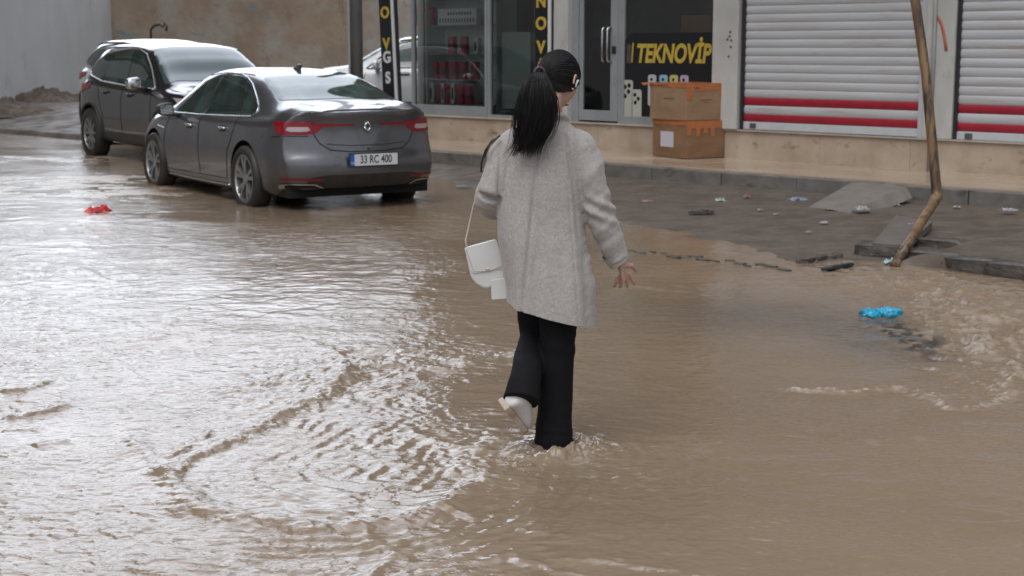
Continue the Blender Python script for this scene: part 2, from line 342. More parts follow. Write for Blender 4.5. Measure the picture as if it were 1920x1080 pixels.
    for k, (pts, h, wd, foam_glint, br) in enumerate(RIDGES):
        q = smooth_line(pts, 6*len(pts)) if len(pts) > 2 else pts; xs = [p[0] for p in q]; ys = [p[1] for p in q]; m_ = .6
        sel = np.where((X > min(xs)-m_) & (X < max(xs)+m_) & (Y > min(ys)-m_) & (Y < max(ys)+m_))
        x = X[sel]; y = Y[sel]
        d, t = polyline_dist(x+.10*br*fbm(x*3, y*3, 3, 50+k)*1.0, y+.16*br*fbm(x*3+7, y*3, 3, 80+k), q); ends = sstep(0, .10, t)*sstep(1, .88, t)
        wob = (1-br*.5)+br*.9*fbm(x*7, y*7, 4, 60+k, .65)+.35*br*fbm(x*24, y*28, 2, 66+k); wd2 = wd*(1+.5*fbm(x*4, y*4, 2, 90+k)); pr = np.exp(-(d/wd2)**2)
        H[sel] += .8*h*ends*pr*np.clip(wob, 0, 1.6)
        fo = ends*np.exp(-(d/(wd*.8))**2)*sstep(.0, .55, fbm(x*26, y*36, 4, 70+k, .65)+.12)*foam_glint*.75; F[sel] = np.maximum(F[sel], fo)
    # wake behind the planted foot, rings from the lifted shoe
    fx, fy = survey(1038, 842); rr = np.hypot(X-fx, (Y-fy)); ang = np.arctan2(Y-fy, X-fx); spl_ = np.exp(-((rr-.135-.03*fbm(ang*2, rr*0, 2, 71))/.045)**2)*np.clip(.75+.6*np.cos(ang+.5), .15, 1.3); H += .030*spl_*np.clip(.5+1.2*fbm(X*17, Y*17, 3, 72)+.7*fbm(X*45, Y*45, 2, 75), 0, 1.8); F = np.maximum(F, .40*spl_*sstep(-.1, .5, fbm(X*22, Y*26, 3, 73))); H += .008*np.exp(-((rr-.11)/.035)**2)+.003*np.sin(rr*70)*np.exp(-rr/.25)*lod(.08)
    # white scum between the wheels; at the far left, sky glint painted as foam
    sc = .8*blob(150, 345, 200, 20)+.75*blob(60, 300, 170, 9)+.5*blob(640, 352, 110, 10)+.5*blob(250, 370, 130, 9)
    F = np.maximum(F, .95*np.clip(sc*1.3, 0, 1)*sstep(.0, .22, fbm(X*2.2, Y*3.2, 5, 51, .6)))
    F = np.maximum(F, .22*sstep(.42, .7, fbm(wx*10, wy*5, 3, 52))*sstep(.1, .4, fbm(X*.8, Y*.8, 3, 53)))
    # gravel bank just under the surface where the road crown is shallow
    sh = np.clip(blob(1400, 590, 230, 38)+.9*blob(1620, 640, 90, 40), 0, 1)*.8
    dk = 1.6*blob(1705, 632, 48, 30)*sstep(-.15, .15, fbm(X*14, Y*16, 3, 55)); dk = np.maximum(dk, .8*blob(1660, 606, 40, 7))
    ms = np.clip(.5+.6*fbm(wx*.7, wy*1.1, 4, 61), 0, 1)
    H = np.where(np.abs(TT) > 1.2, H*.5, H)
    m = bpy.data.materials.new('muddy_water'); m.use_nodes = True; n = m.node_tree; b = n.nodes['Principled BSDF']
    b.inputs['IOR'].default_value = 1.39; b.inputs['Base Color'].default_value = (.30, .215, .150, 1)
    def at(nm): a_ = n.nodes.new('ShaderNodeAttribute'); a_.attribute_name = nm; return a_.outputs['Fac']
    def mixc(src, col, fac):
        x = n.nodes.new('ShaderNodeMix'); x.data_type = 'RGBA'; n.links.new(fac, x.inputs[0])
        if isinstance(src, tuple): x.inputs[6].default_value = (*src, 1)
        else: n.links.new(src, x.inputs[6])
        x.inputs[7].default_value = (*col, 1); return x.outputs[2]
    c = mixc((.205, .149, .100), (.262, .196, .135), at('silt')); c = mixc(c, (.125, .108, .092), at('shallow')); c = mixc(c, (.03, .03, .032), at('dark')); c = mixc(c, (.56, .50, .43), at('foam_glint'))  # foam colour, lightened so it also paints the sky glint
    n.links.new(c, b.inputs['Base Color'])
    rr_ = n.nodes.new('ShaderNodeMapRange'); rr_.inputs[3].default_value = .07; rr_.inputs[4].default_value = .55; n.links.new(at('foam_glint'), rr_.inputs[0]); n.links.new(rr_.outputs[0], b.inputs['Roughness'])
    tcn = n.nodes.new('ShaderNodeTexCoord'); prev = None
    for sc_, st, dist, sv in ((8, (1, 1.5, 1), .0125, 3), (25, (1, 1.3, 1), .0052, 3), (66, (1, 1.15, 1), .0020, 2)):
        mp = n.nodes.new('ShaderNodeMapping'); mp.inputs['Scale'].default_value = st; mp.inputs['Rotation'].default_value = (0, 0, RAD(14)); n.links.new(tcn.outputs['Object'], mp.inputs[0])
        z = n.nodes.new('ShaderNodeTexNoise'); z.inputs['Scale'].default_value = sc_; z.inputs['Detail'].default_value = sv; z.inputs['Distortion'].default_value = .6; n.links.new(mp.outputs[0], z.inputs['Vector'])
        bp = n.nodes.new('ShaderNodeBump'); n.links.new(at('ripple'), bp.inputs['Strength']); bp.inputs['Distance'].default_value = dist; n.links.new(z.outputs['Fac'], bp.inputs['Height'])
        if prev: n.links.new(prev, bp.inputs['Normal'])
        prev = bp.outputs[0]
    n.links.new(prev, b.inputs['Normal'])
    o = grid_mesh('water', X, Y, H, m, attrs={'foam_glint': np.clip(F, 0, .9), 'shallow': sh, 'dark': np.clip(dk*1.1, 0, 1)*.85, 'silt': ms, 'ripple': rip})
    # the calm rest of the flood, outside the rippled sheet (sides and behind the photographer)
    bm = bmesh.new(); bm.from_mesh(o.data); n0 = len(bm.verts)
    def q(*p): bm.faces.new([bm.verts.new((a_, b_, -.002)) for a_, b_ in p])
    e = 1.6
    q((-60, -60), (60, -60), (60, 3.6), (-60, 3.6)); q((-60, 3.6), (-e*3.6, 3.6), (-e*37.5, 37.5), (-60, 37.5)); q((e*3.6, 3.6), (60, 3.6), (60, 37.5), (e*37.5, 37.5))
    bm.to_mesh(o.data); bm.free(); props(o, kind='structure')
build_water()
# ================================================================== BUILDING with shops (street frame)
plaster = mat('white_painted_plaster', (.50, .50, .48), .6, 0, (.40, .39, .365), 2.5, 8, .15, 40, stretch=(1, 1, .5), bdist=.004)
add_layer(plaster, (.24, .215, .185), 2.2, .60, .74, (1.5, 1.5, .6), seed=5)
alu = mat('grey_aluminium', (.33, .35, .36), .38, .25, (.28, .30, .31), 3, 4)
darkrub = mat('dark_rail', (.02, .02, .022), .5)
plinthm = mat('beige_marble_plinth', (.36, .28, .205), .28, 0, (.48, .40, .315), 2.2, 7, .08, 20, rough2=.4, bdist=.003)
add_layer(plinthm, (.20, .145, .10), 4.5, .58, .70, (.8, 1, 1.3), seed=8)
BX, BY = -10.0, 15.25
bl = L(BX, BY, 0); O = (BX, BY, 0)
B = root('shop_building', 'long building with white shutters, glass shopfronts and beige marble plinth', 'building', bl, SW)
def bp(name, mb, m, bevel=0, smooth=False, label=None):
    o = mb.build(name, m, B, bevel=bevel, smooth=smooth, off=O)
    if label: o['label'] = label
    return o
m = MB()
ux = -17.5
for wdt in (1.3, 1.25, 1.32, .95, 1.05, 1.5, 1.2, 1.4, 1.5, 1.5, 1.5, 1.5, 1.5, 1.5, 1.5):
    e = min(ux+wdt, 5); m.box(ux+.0015, e-.0015, 15.25+.002*math.sin(ux*9), 15.5, .2, .585); ux = e
    if ux >= 5: break
bp('plinth', m, plinthm, .004)
m = MB(); m.box(-17.6, 5, 15.22, 15.52, .587, .607); bp('plinth_ledge', m, mat('ledge_stone', (.45, .39, .32), .35, 0, (.36, .30, .24), 4), .004)
# pillars
for (a, b, vf) in ((-14.44, -14.18, 15.24), (-11.70, -11.31, 15.20), (-8.775, -8.42, 15.22), (-5.9, -5.5, 15.22), (-2.9, -2.5, 15.22)):
    m = MB(); m.box(a, b, vf, 15.75, .609, 3.0); bp('pillar', m, plaster, .006)
m = MB(); m.box(-17.62, 5, 15.30, 15.9, 3.002, 4.1); bp('fascia', m, mat('brown_fascia', (.17, .13, .10), .5, 0, (.11, .09, .07), 2))
upm = mat('dull_render', (.20, .165, .13), .8, 0, (.15, .12, .095), .7, 8); 
m = MB(); m.box(-17.7, 5, 15.36, 24, 4.102, 10.5); bp('upper_wall', m, upm)
m = MB(); m.box(-17.66, 5, 18.6, 24, .1, 4.1); m.box(-17.64, -17.5, 15.6, 18.6, .1, 4.1); m.box(-11.65, -11.35, 15.76, 18.6, .1, 4.1); m.box(-11.34, 5, 15.9, 18.59, .1, 4.1); bp('rear_wall', m, mat('shop_wall', (.38, .39, .37), .8, 0, (.30, .31, .29), 2))
m = MB(); m.box(-17.5, -11.7, 15.5, 18.6, .3, .60); bp('shop_floor', m, mat('shop_floor', (.35, .34, .32), .3))
m = MB(); m.box(-17.5, -11.7, 15.5, 18.6, 2.95, 3.0); bp('shop_ceiling', m, mat('shop_ceiling', (.75, .75, .74), .8))
wg = mat('upper_glass', (.03, .04, .045), .05)
for fl in (5.0, 7.9):
    for k in range(8):
        a = -16.6+k*2.6; m = MB(); m.box(a, a+1.4, 15.30, 15.355, fl, fl+1.5); f = bp('window', m, alu)
        q = MB(); q.box(a+.06, a+.67, 15.285, 15.298, fl+.06, fl+1.44); q.box(a+.73, a+1.34, 15.285, 15.298, fl+.06, fl+1.44); o = q.build('pane', wg, f, off=O)
for fl in (4.45, 7.35):
    m = MB(); m.box(-12, -7, 14.3, 15.35, fl, fl+.16); m.box(-12, -7, 14.3, 14.38, fl+.16, fl+1.0); bp('balcony', m, upm)
# roller shutters
shm = mat('white_shutter_slats', (.50, .51, .53), .42, .1, (.44, .44, .445), 4, 6, .05, 30, stretch=(.25, 1, 3), bdist=.003)
add_layer(shm, (.38, .335, .285), 3.0, .57, .70, (.35, 1, 7), seed=4)
redm = mat('red_slats', (.33, .012, .03), .42, 0, (.25, .012, .025), 6, 5)
def slat(m, a, b, z0, z1, v=15.30, d=.014):
    n = 6; P = []
    for k in range(n+1):
        t = k/n; P.append((v - d*math.sin(PI*t)**.7 - .002, z0 + (z1-z0-.004)*t))
    P.append((v-.002, z1)); P.append((v-.002, z1)) if False else None
    for (p, q) in zip(P[:-1], P[1:]): m.quad((a, p[0], p[1]), (b, p[0], p[1]), (b, q[0], q[1]), (a, q[0], q[1]))
def shutter(a, b, lab, dz=0.0):
    s = MB(); z = 1.0
    while z < 2.95: slat(s, a, b, z+dz, z+.1+dz); z += .1
    slat(s, a, b, .80+dz, .905+dz); s.quad((a, 15.303, .6), (b, 15.303, .6), (b, 15.303, 3.0), (a, 15.303, 3.0))
    r = bp('roller_shutter', s, shm, smooth=False, label=lab)
    for z0 in (.905, .71):
        q = MB(); slat(q, a, b, z0+dz, z0+.095+dz); q.build('red_slat', redm, r, off=O)
    q = MB(); q.box(a, b, 15.275, 15.302, .612+dz, .705+dz); q.build('bottom_bar', mat('bottom_bar', (.56, .58, .60), .4, .1, (.50, .51, .52), 5), r, bevel=.004, off=O)
    q = MB(); q.box(a+.10, a+.19, 15.266, 15.275, .63+dz, .69+dz); q.box(a+.135, a+.155, 15.262, 15.266, .65+dz, .67+dz); q.build('lock_plate', mat('lock_steel', (.16, .16, .165), .4, .6), r, bevel=.002, off=O)
    q = MB(); q.box(a-.035, a, 15.25, 15.30, .609, 3.0); q.box(a, b, 15.26, 15.33, .6075, .611); q.build('guide_rail', darkrub, r, off=O)
    q = MB(); q.box(b+.001, b+.065, 15.25, 15.30, .609, 3.0); q.build('edge_trim', mat('edge_trim', (.5, .52, .54), .4, .2), r, off=O)
    return r
shutter(-11.255, -8.85, 'closed white roller shutter between the pillars'); shutter(-8.38, -5.975, 'closed white roller shutter at the right end', -.01); shutter(-5.45, -3.0, 'closed white roller shutter beyond the right end')
# shopfront framing and glass
pane = glass_mat('shop_glass', (.93, .97, .955), 0, 1.95)
def frame(a, b, z0=.607, z1=3.0, t=.05, v0=15.33, v1=15.40, low=.10, name='window_frame'):
    m = MB(); m.box(a, a+t, v0, v1, z0, z1); m.box(b-t, b, v0, v1, z0, z1); m.box(a+t, b-t, v0, v1, z0, z0+low); m.box(a+t, b-t, v0, v1, z1-t, z1)
    f = bp(name, m, alu, .003); q = MB(); q.quad((a+t-.005, 15.365, z0+low-.005), (b-t+.005, 15.365, z0+low-.005), (b-t+.005, 15.365, z1-t+.005), (a+t-.005, 15.365, z1-t+.005)); q.build('pane', pane, f, off=O, fixn=False); return f
frame(-17.48, -15.84, low=.15); frame(-15.83, -14.84, low=.04); frame(-13.30, -11.71, low=.10)
m = MB(); m.box(-14.18, -14.06, 15.33, 15.42, .607, 3.0); m.box(-13.36, -13.302, 15.34, 15.42, .607, 3.0); bp('door_jamb', m, alu, .003)
m = MB(); a, b = -14.055, -13.365; m.box(a, a+.07, 15.34, 15.385, .63, 2.9); m.box(b-.13, b, 15.34, 15.385, .63, 2.9); m.box(a+.07, b-.13, 15.34, 15.385, .63, .77); m.box(a+.07, b-.13, 15.34, 15.385, 2.8, 2.9)
D = bp('shop_door', m, alu, .003); q = MB(); q.quad((a+.065, 15.363, .765), (b-.125, 15.363, .765), (b-.125, 15.363, 2.81), (a+.065, 15.363, 2.81)); q.build('pane', pane, D, off=O, fixn=False)
steel = mat('bright_steel', (.62, .63, .64), .22, 1)
q = MB(); h0 = b-.20; q.tube([(h0, 15.335, 1.42), (h0, 15.27, 1.42), (h0, 15.25, 1.45), (h0, 15.25, 1.83), (h0, 15.27, 1.86), (h0, 15.335, 1.86)], .013, 8)
q.tube([(h0+.09, 15.335, 1.42), (h0+.09, 15.27, 1.42), (h0+.09, 15.25, 1.45), (h0+.09, 15.25, 1.83), (h0+.09, 15.27, 1.86), (h0+.09, 15.335, 1.86)], .013, 8)
q.build('door_handle', steel, D, smooth=True, off=O); q = MB(); q.box(b-.10, b-.03, 15.33, 15.34, 1.52, 1.62); q.build('door_lock', darkrub, D, off=O, bevel=.003)
q = MB(); q.tube([(-8.66, 15.20, 3.0), (-8.66, 15.20, .25)], .022, 10); bp('drain_pipe', q, mat('grey_pipe', (.34, .35, .35), .45, .0, (.24, .24, .23), 3), smooth=True)
q = MB(); pts = [surveyY(x, y, 17) for x, y in ((1752, 22), (1760, 38), (1768, 58), (1772, 78), (1774, 95))]
def on_v(px, py, v):
    a = (px-960)/FPX; b_ = -(py-540)/FPX; d = (a, _c+b_*_s, -_s+b_*_c); t = v/((d[0]+d[1])*R2)
    x, y, z = t*d[0], t*d[1], CAMH+t*d[2]; return ((x-y)*R2, v, z)
P = [on_v(*p, 15.215) for p in ((1752, 22), (1757, 30), (1764, 42), (1769, 60), (1772, 78), (1774, 95))]
q.tube(P, [(.018, .004)]*6, 8); bp('paint_stroke', q, mat('orange_spray', (.42, .13, .06), .6), smooth=True)
for px, py in ((1368, 68), (1371, 76), (1364, 74), (1370, 88), (1366, 106), (1369, 60)):
    uu, vv, zz = on_v(px, py, 15.198); q = MB(); q.box(uu-.012, uu+.014, 15.194, 15.199, zz-.012, zz+.012, rot=Matrix.Rotation(px, 3, 'Y')); bp('plaster_chip', q, mat('chip', (.09, .08, .07), .8))

# vertical signs beside the windows
black = mat('sign_black', (.012, .012, .014), .25); yellow = mat('sign_gold', (.55, .40, .06), .4, 0, (.42, .30, .05), 20); whitem = mat('sign_white', (.62, .62, .62), .5)
XROT = Matrix.Rotation(PI/2, 4, 'X')
def vsign(u0, u1, v, letters, lab, lean=0.0):
    o = L((u0+u1)/2, v, .62); S_ = root('shop_sign', lab, 'sign', o, SW); S_.rotation_euler = (0, lean, SW)
    h = (u1-u0)/2; m = MB(); m.box(-h, h, -.02, .02, 0, 2.4); m.build('board', black, S_, bevel=.003)
    m = MB(); m.box(h+.001, h+.055, -.025, .025, 0, 2.4); m.build('edge_strip', whitem, S_)
    m = MB(); m.box(h+.056, h+.10, -.01, .03, 0, 2.4); m.build('black_strip', darkrub, S_)  # plain black strip alongside the white edge
    for ch, z, col, bd in letters:
        text_mesh('letter', ch, .235, col, S_, (0, -.024, z), XROT, .004, 1.05, offset=.008)
ls = lambda y: (88-y)
vsign(-17.98, -17.70, 15.22, [('O', 1.50, yellow, 0), ('V', 1.03, yellow, 0), ('G', .83, whitem, 0), ('S', .52, whitem, 0), ('N', 1.95, yellow, 0)], 'narrow black vertical sign with gold letters at the left end of the shops', RAD(-3.2))
vsign(-14.80, -14.545, 15.26, [('N', 1.60, yellow, 0), ('O', 1.30, yellow, 0), ('V', .98, yellow, 0), ('İ', .68, yellow, 0), ('K', 1.95, yellow, 0)], 'narrow black vertical sign with gold letters between window and grey pillar')
# poster on the inside of the right window
o = L(-12.5, 15.355, .71); PS = root('window_poster', 'black window poster with gold lettering and pictures of phone cases', 'poster', o, SW)
m = MB(); a, b, h = -.79, .79, 1.08
pts = [(a, 0), (b, 0), (b, h), (a+.22, h)] + [(a+.22-.22*math.sin(t), h-.22+.22*math.cos(t)) for t in np.linspace(.2, PI/2, 6)]
m.prism(pts, -.002, .004); m.build('poster_sheet', black, PS)
text_mesh('lettering', 'TEKNOVİP', .325, yellow, PS, (.045, -.005, .805), XROT, .001, .76, .18, offset=.012)
m = MB(); m.prism([(-.72, .69), (-.64, .69), (-.64, .92), (-.72, .95)], -.0035, -.0025); m.build('emblem', mat('emblem_grey', (.07, .06, .05), .4), PS)
m = MB(); m.prism([(-.64, .70), (-.62, .70), (-.60, .94), (-.62, .96)], -.005, -.0036); m.build('emblem_edge', yellow, PS)
def phone(x, z, w_, h_, col, n, tilt=0):
    r = w_*.22; P = []
    for cx, cz, a0 in ((w_/2-r, h_/2-r, 0), (-w_/2+r, h_/2-r, 90), (-w_/2+r, -h_/2+r, 180), (w_/2-r, -h_/2+r, 270)):
        for k in range(5): t = RAD(a0+22.5*k+tilt); P.append((x+cx+r*math.cos(t), z+cz+r*math.sin(t)))
    m = MB(); m.prism(P, -.005, -.003); p = m.build('phone_picture', mat('phone_print', col, .5), PS)
    m = MB()
    for (dx, dz) in n:
        q = []; 
        for k in range(10): t = 2*PI*k/10; q.append((x+dx+.032*math.cos(t)*w_/.2, z+dz+.032*math.sin(t)*w_/.2))
        m.prism(q, -.007, -.0055)
    m.build('camera_picture', black, p)
phone(-.70, .16, .19, .62, (.40, .40, .34), ((-.04, .22), (.02, .16), (-.04, .10), (.03, .24))); phone(-.54, .10, .17, .50, (.42, .42, .37), ((-.03, .18), (.03, .13), (-.02, .08)))
for x, col in ((-.28, (.45, .43, .45)), (-.09, (.25, .42, .55)), (.08, (.48, .46, .16)), (.25, (.40, .34, .46))): phone(x, .345, .135, .40, col, ((-.01, .14),))
# goods inside
def gbox(name, u, v, z, w_, d_, h_, m_, lab, cat, grp=None, ry=0):
    o = L(u, v, z); r = root(name, lab, cat, o, SW+ry, grp); m = MB(); m.box(-w_/2, w_/2, -d_/2, d_/2, 0, h_); m.build('carton', m_, r, bevel=.004); return r
cab = root('display_cabinet', 'glass display cabinet full of red boxes behind the left shop window', 'cabinet', L(-16.6, 15.75, .6), SW)
shelf_m = mat('glass_shelf', (.30, .40, .38), .2); trim = mat('cabinet_trim', (.22, .24, .24), .4, .4)
for z in (.17, .535, .905, 1.33, 1.72): m = MB(); m.box(-.78, .72, -.18, .18, z-.012, z); m.build('shelf', shelf_m, cab)
m = MB(); m.box(-.80, -.78, -.2, .2, 0, 2.3); m.box(.72, .75, -.2, .2, 0, 2.3); m.box(-.78, .72, .19, .2, 0, 2.3); m.build('cabinet_frame', mat('cabinet_back', (.68, .76, .73), .6), cab)
m = MB(); m.box(-.78, -.1, -.19, -.182, .90, .912); m.build('orange_edge', mat('orange_edge', (.5, .16, .07), .5), cab)
redbox = mat('red_packaging', (.60, .04, .07), .45, 0, (.42, .03, .05), 9, 3, lo=.48, hi=.54); wbox = mat('white_packaging', (.80, .80, .78), .5); blk = mat('black_print', (.03, .03, .03), .5)
def pack(u, z, w_, h_, kind, lab):
    r = root('product_box', lab, 'product box', L(u, 15.62, z), SW, 'product boxes in the display cabinet'); m = MB(); m.box(-w_/2, w_/2, 0, .08, 0, h_); m.build('carton', redbox if kind == 'r' else wbox, r, bevel=.002)
    m = MB()
    if kind == 'r': m.box(-w_*.25, w_*.3, -.002, .0, h_*.25, h_*.62); m.build('printed_picture', mat('print_grey', (.16, .14, .15), .5), r)
    else: m.box(-w_*.22, w_*.22, -.002, .0, h_*.2, h_*.75); m.build('printed_picture', blk, r)
us = lambda px: on_v(px, 100, 15.62)[0]
for row, z, lst in (('bottom shelf', .772, ((806, 15, .30, 'w'), (823, 7, .30, 'r'), (829, 6, .30, 'w'), (840, 10, .30, 'r'), (848, 8, .30, 'w'), (861, 13, .30, 'r'), (876, 11, .28, 'r'))),
                    ('third shelf', 1.137, ((815, 9, .25, 'r'), (829, 12, .26, 'r'), (848, 12, .26, 'r'), (866, 12, .26, 'r'), (888, 11, .26, 'r'))),
                    ('second shelf', 1.507, ((845, 12, .26, 'r'), (868, 11, .26, 'r'), (891, 9, .24, 'w'))),
                    ('top shelf', 1.932, ((783, 12, .27, 'r'), (796, 11, .27, 'r'), (807, 9, .27, 'r')))):
    nr = sum(1 for q in lst if q[3] == 'r'); nw = len(lst)-nr; ir = iw = 0
    for px, wpx, h_, kd in lst:
        names = ['leftmost', 'second', 'third', 'fourth', 'fifth']
        if kd == 'r': lab = '%s red box on the %s of the display cabinet' % (names[ir], row); ir += 1
        else: lab = '%s white box on the %s of the display cabinet' % (names[iw], row); iw += 1
        pack(us(px), z-.001, wpx/95, h_, kd, lab)
m_ = root('cartridge_rack', 'long white pack with small black marks on the top shelf', 'display pack', L(us(857), 15.62, 1.931), SW)
m = MB(); m.box(-.42, .42, 0, .1, 0, .24); m.build('carton', wbox, m_, bevel=.003); m = MB()
for k in range(13): m.box(-.38+k*.06, -.355+k*.06, -.002, 0, .04, .10)
for k in range(9): m.box(-.2+k*.06, -.17+k*.06, -.002, 0, .15, .19)
m.build('printed_marks', blk, m_)
r = root('till_counter', 'pale green counter panel behind the middle shop window', 'counter', L(-15.45, 15.7, .6), SW); m = MB(); m.box(-.36, .22, -.1, .5, .12, 1.22); m.build('panel', mat('pale_green_panel', (.50, .60, .56), .35), r, bevel=.004); m = MB(); m.box(-.2, -.17, 0, .3, 0, .12); m.box(.12, .15, 0, .3, 0, .12); m.build('leg', trim, r)
r = root('office_cabinet', 'dark cabinet standing deep inside behind the middle window', 'cabinet', L(-14.7, 16.9, .6), SW); m = MB(); m.box(-.55, .35, -.2, .3, 0, 1.15); m.build('carcass', mat('dark_blue_grey', (.03, .035, .045), .4), r, bevel=.01); m = MB(); m.box(-.58, .38, -.23, .33, 1.152, 1.19); m.build('worktop', alu, r)
gbox('cardboard_box', -12.55, 16.1, 1.80, .5, .3, .22, mat('inside_cardboard', (.33, .20, .12), .8), 'small cardboard box inside the shop above the black poster', 'box')
r = root('shop_table', 'table inside the shop behind the black poster', 'table', L(-12.4, 16.2, .6), SW); m = MB(); m.box(-.8, .7, -.3, .4, 1.16, 1.2); m.build('table_top', alu, r); m = MB()
for x in (-.75, .62):
    for y in (-.25, .32): m.box(x, x+.04, y, y+.04, 0, 1.158)
m.build('leg', trim, r)

# cardboard boxes on the sidewalk
cardm = mat('damp_cardboard', (.25, .14, .072), .8, 0, (.18, .095, .048), 3, 7, .2, 25, stretch=(1, 1, 2.5), bdist=.003); cardl = mat('dry_cardboard', (.31, .20, .118), .8, 0, (.24, .15, .085), 3, 7, .2, 25, stretch=(1, 1, 2), bdist=.003)
tape = mat('orange_tape', (.50, .16, .045), .3, 0, (.34, .13, .055), 9, 4, .3, 40, bdist=.003)
bc = survey(1287, 299, .25); ang = RAD(0)
def carton(z, w1, w2, h, m_, lab, upper, dx=0, dr=0):
    # near vertical edge at origin, +x side runs right and away, -x side runs left and away
    r = root('cardboard_box', lab, 'box', (bc[0]+dx, bc[1], z), RAD(31)+dr); m = MB(); m.box(0, w2, 0, w1, 0, h); m.build('carton', m_, r, bevel=.008)
    t = MB(); t.box(-.004, w2+.004, -.004, w1+.004, h-.004, h+.004)
    t.box(-.004, w2+.004, -.0035, -.001, h-.085, h-.003); t.box(-.0035, -.001, -.004, w1+.004, h-.05, h-.003)
    if upper: t.box(-.0045, .09, -.0042, -.001, h-.20, h-.02); t.box(w2-.07, w2+.0045, -.0042, -.001, h-.2, h-.02)
    else:
        for x in (.0, .14, .26, .37): t.box(x, x+.06, -.0042, -.001, h-.17+.02*math.sin(x*30), h-.02)
    t.build('packing_tape', tape, r); m = MB()
    if upper:
        m.prism([(w1*.32, h*.58), (w1*.62, h*.58), (w1*.60, h*.60), (w1*.34, h*.605)], -.003, -.001, 'x'); m.box(.22, .40, -.003, -.001, h*.55, h*.565); m.box(.27, .33, -.003, -.001, h*.49, h*.50); m.box(.12, .2, -.0055, -.0043, h*.86, h*.90); m.prism([(w1*.5, h*.92), (w1*.95, h*.92), (w1*.95, h*.95), (w1*.5, h*.95)], -.0055, -.0043, 'x'); m.build('print', mat('faded_print', (.12, .07, .04), .8), r)
    else:
        m.prism([(w1*.38, h*.28), (w1*.76, h*.28), (w1*.76, h*.70), (w1*.38, h*.70)], -.003, -.001, 'x'); m.build('address_label', mat('label_paper', (.52, .50, .56), .6), r)
    if upper:
        f = MB(); f.quad((-.10, w1+.0, h-.03), (-.01, w1-.06, h-.002), (-.01, w1-.02, h+.004), (-.08, w1+.08, h-.005)); f.build('loose_flap', tape, r, solid=.006)
    return r
carton(.256, .70, .60, .455, cardm, 'damp cardboard box with a white paper label, under another box', False)
carton(.718, .72, .59, .45, cardl, 'dry cardboard box wrapped in orange tape, on top of the other box', True, dx=-.01, dr=RAD(2))
# concrete ramp over the kerb
P4 = [survey(1500, 388, .07), survey(1592, 402, .06), survey(1712, 352, .236), survey(1590, 338, .236)]
m = MB(); nn = 10; rv = []
A, B_, C_, D_ = [Vector((p[0], p[1], 0)) for p in P4]
GXr = np.zeros((nn+1, nn+1)); GYr = GXr.copy(); GZr = GXr.copy()
for i in range(nn+1):
    for j in range(nn+1):
        s, t = i/nn, j/nn; p = (A.lerp(B_, s)).lerp(D_.lerp(C_, s), t); e = .03*fbm(np.array([p.x*4]), np.array([p.y*4]), 3, 5)[0]
        GXr[i, j] = p.x+e*(1-t); GYr[i, j] = p.y+e; GZr[i, j] = .045 + (.195*t) + .010*fbm(np.array([p.x*3]), np.array([p.y*3]), 3, 6)[0] - (.10 if s in (0, 1) or t == 0 else 0)
rp = grid_mesh('ramp', GXr, GYr, GZr, mat('ramp_concrete', (.15, .135, .118), .6, 0, (.20, .18, .158), 5, 7, .5, 40, rough2=.4, bdist=.008), smooth=False, flip=False)
props(rp, 'small grey concrete ramp leading up to the kerb', 'ramp')

# broken slab blocks along the gutter
slabm = mat('broken_concrete', (.045, .040, .035), .5, 0, (.10, .088, .075), 6, 8, .8, 30, rough2=.3, bdist=.012)
def rock(name, x, y, z, sx, sy, sz, m_, lab, cat, rz=0, seed=1, group=None, rough=.25, sub=3, parent=None):
    bm = bmesh.new(); bmesh.ops.create_cube(bm, size=1); bmesh.ops.bevel(bm, geom=bm.edges[:], offset=.12, segments=1, affect='EDGES')
    bmesh.ops.subdivide_edges(bm, edges=bm.edges[:], cuts=sub, use_grid_fill=True); r_ = np.random.default_rng(seed)
    for v in bm.verts:
        c = v.co; k = fbm(np.array([c.x*2+seed*3, ]), np.array([c.y*2+c.z*1.7]), 3, seed)[0]; v.co = Vector((c.x*sx, c.y*sy, c.z*sz))*(1+rough*k)
    me = bpy.data.meshes.new(name); bm.to_mesh(me); bm.free(); o = link(name, me, m_, parent); o.location = (x, y, z); o.rotation_euler = (0, 0, rz)
    if cat: props(o, lab, cat, group)
    return o
for k, (px, py, sx, sy, sz, rz) in enumerate(((1650, 482, .36, .26, .16, -.5), (1745, 497, .44, .22, .15, -.6), (1835, 512, .42, .20, .15, -.7), (1912, 522, .42, .2, .15, -.75), (1765, 470, .34, .18, .13, -.6))):
    p = survey(px, py, .02); names = ['the leftmost, beside the foot of the rusty pole', 'just right of the rusty pole', 'between the pole and the right edge', 'at the far right edge', 'set back behind the pole foot']
    rock('kerb_block', p[0]+.05, p[1]+.16, .045, sx*1.15, sy*.8, sz*.85, slabm, 'dark wet broken kerb block, '+names[k], 'kerb block', rz, 11+k, 'broken kerb blocks in the gutter', .2)
p = survey(1700, 462, .12); m = MB()
m.prism([(x, y+.20) for x, y in (survey(1648, 466, .10), survey(1712, 470, .10), survey(1760, 425, .10), survey(1690, 412, .10))], .06, .121, 'z'); o = m.build('paving_slab', mat('slab_light', (.11, .096, .082), .5, 0, (.145, .128, .11), 6), None, bevel=.005); props(o, 'loose pale paving slab lying behind the rusty pole foot', 'paving slab')

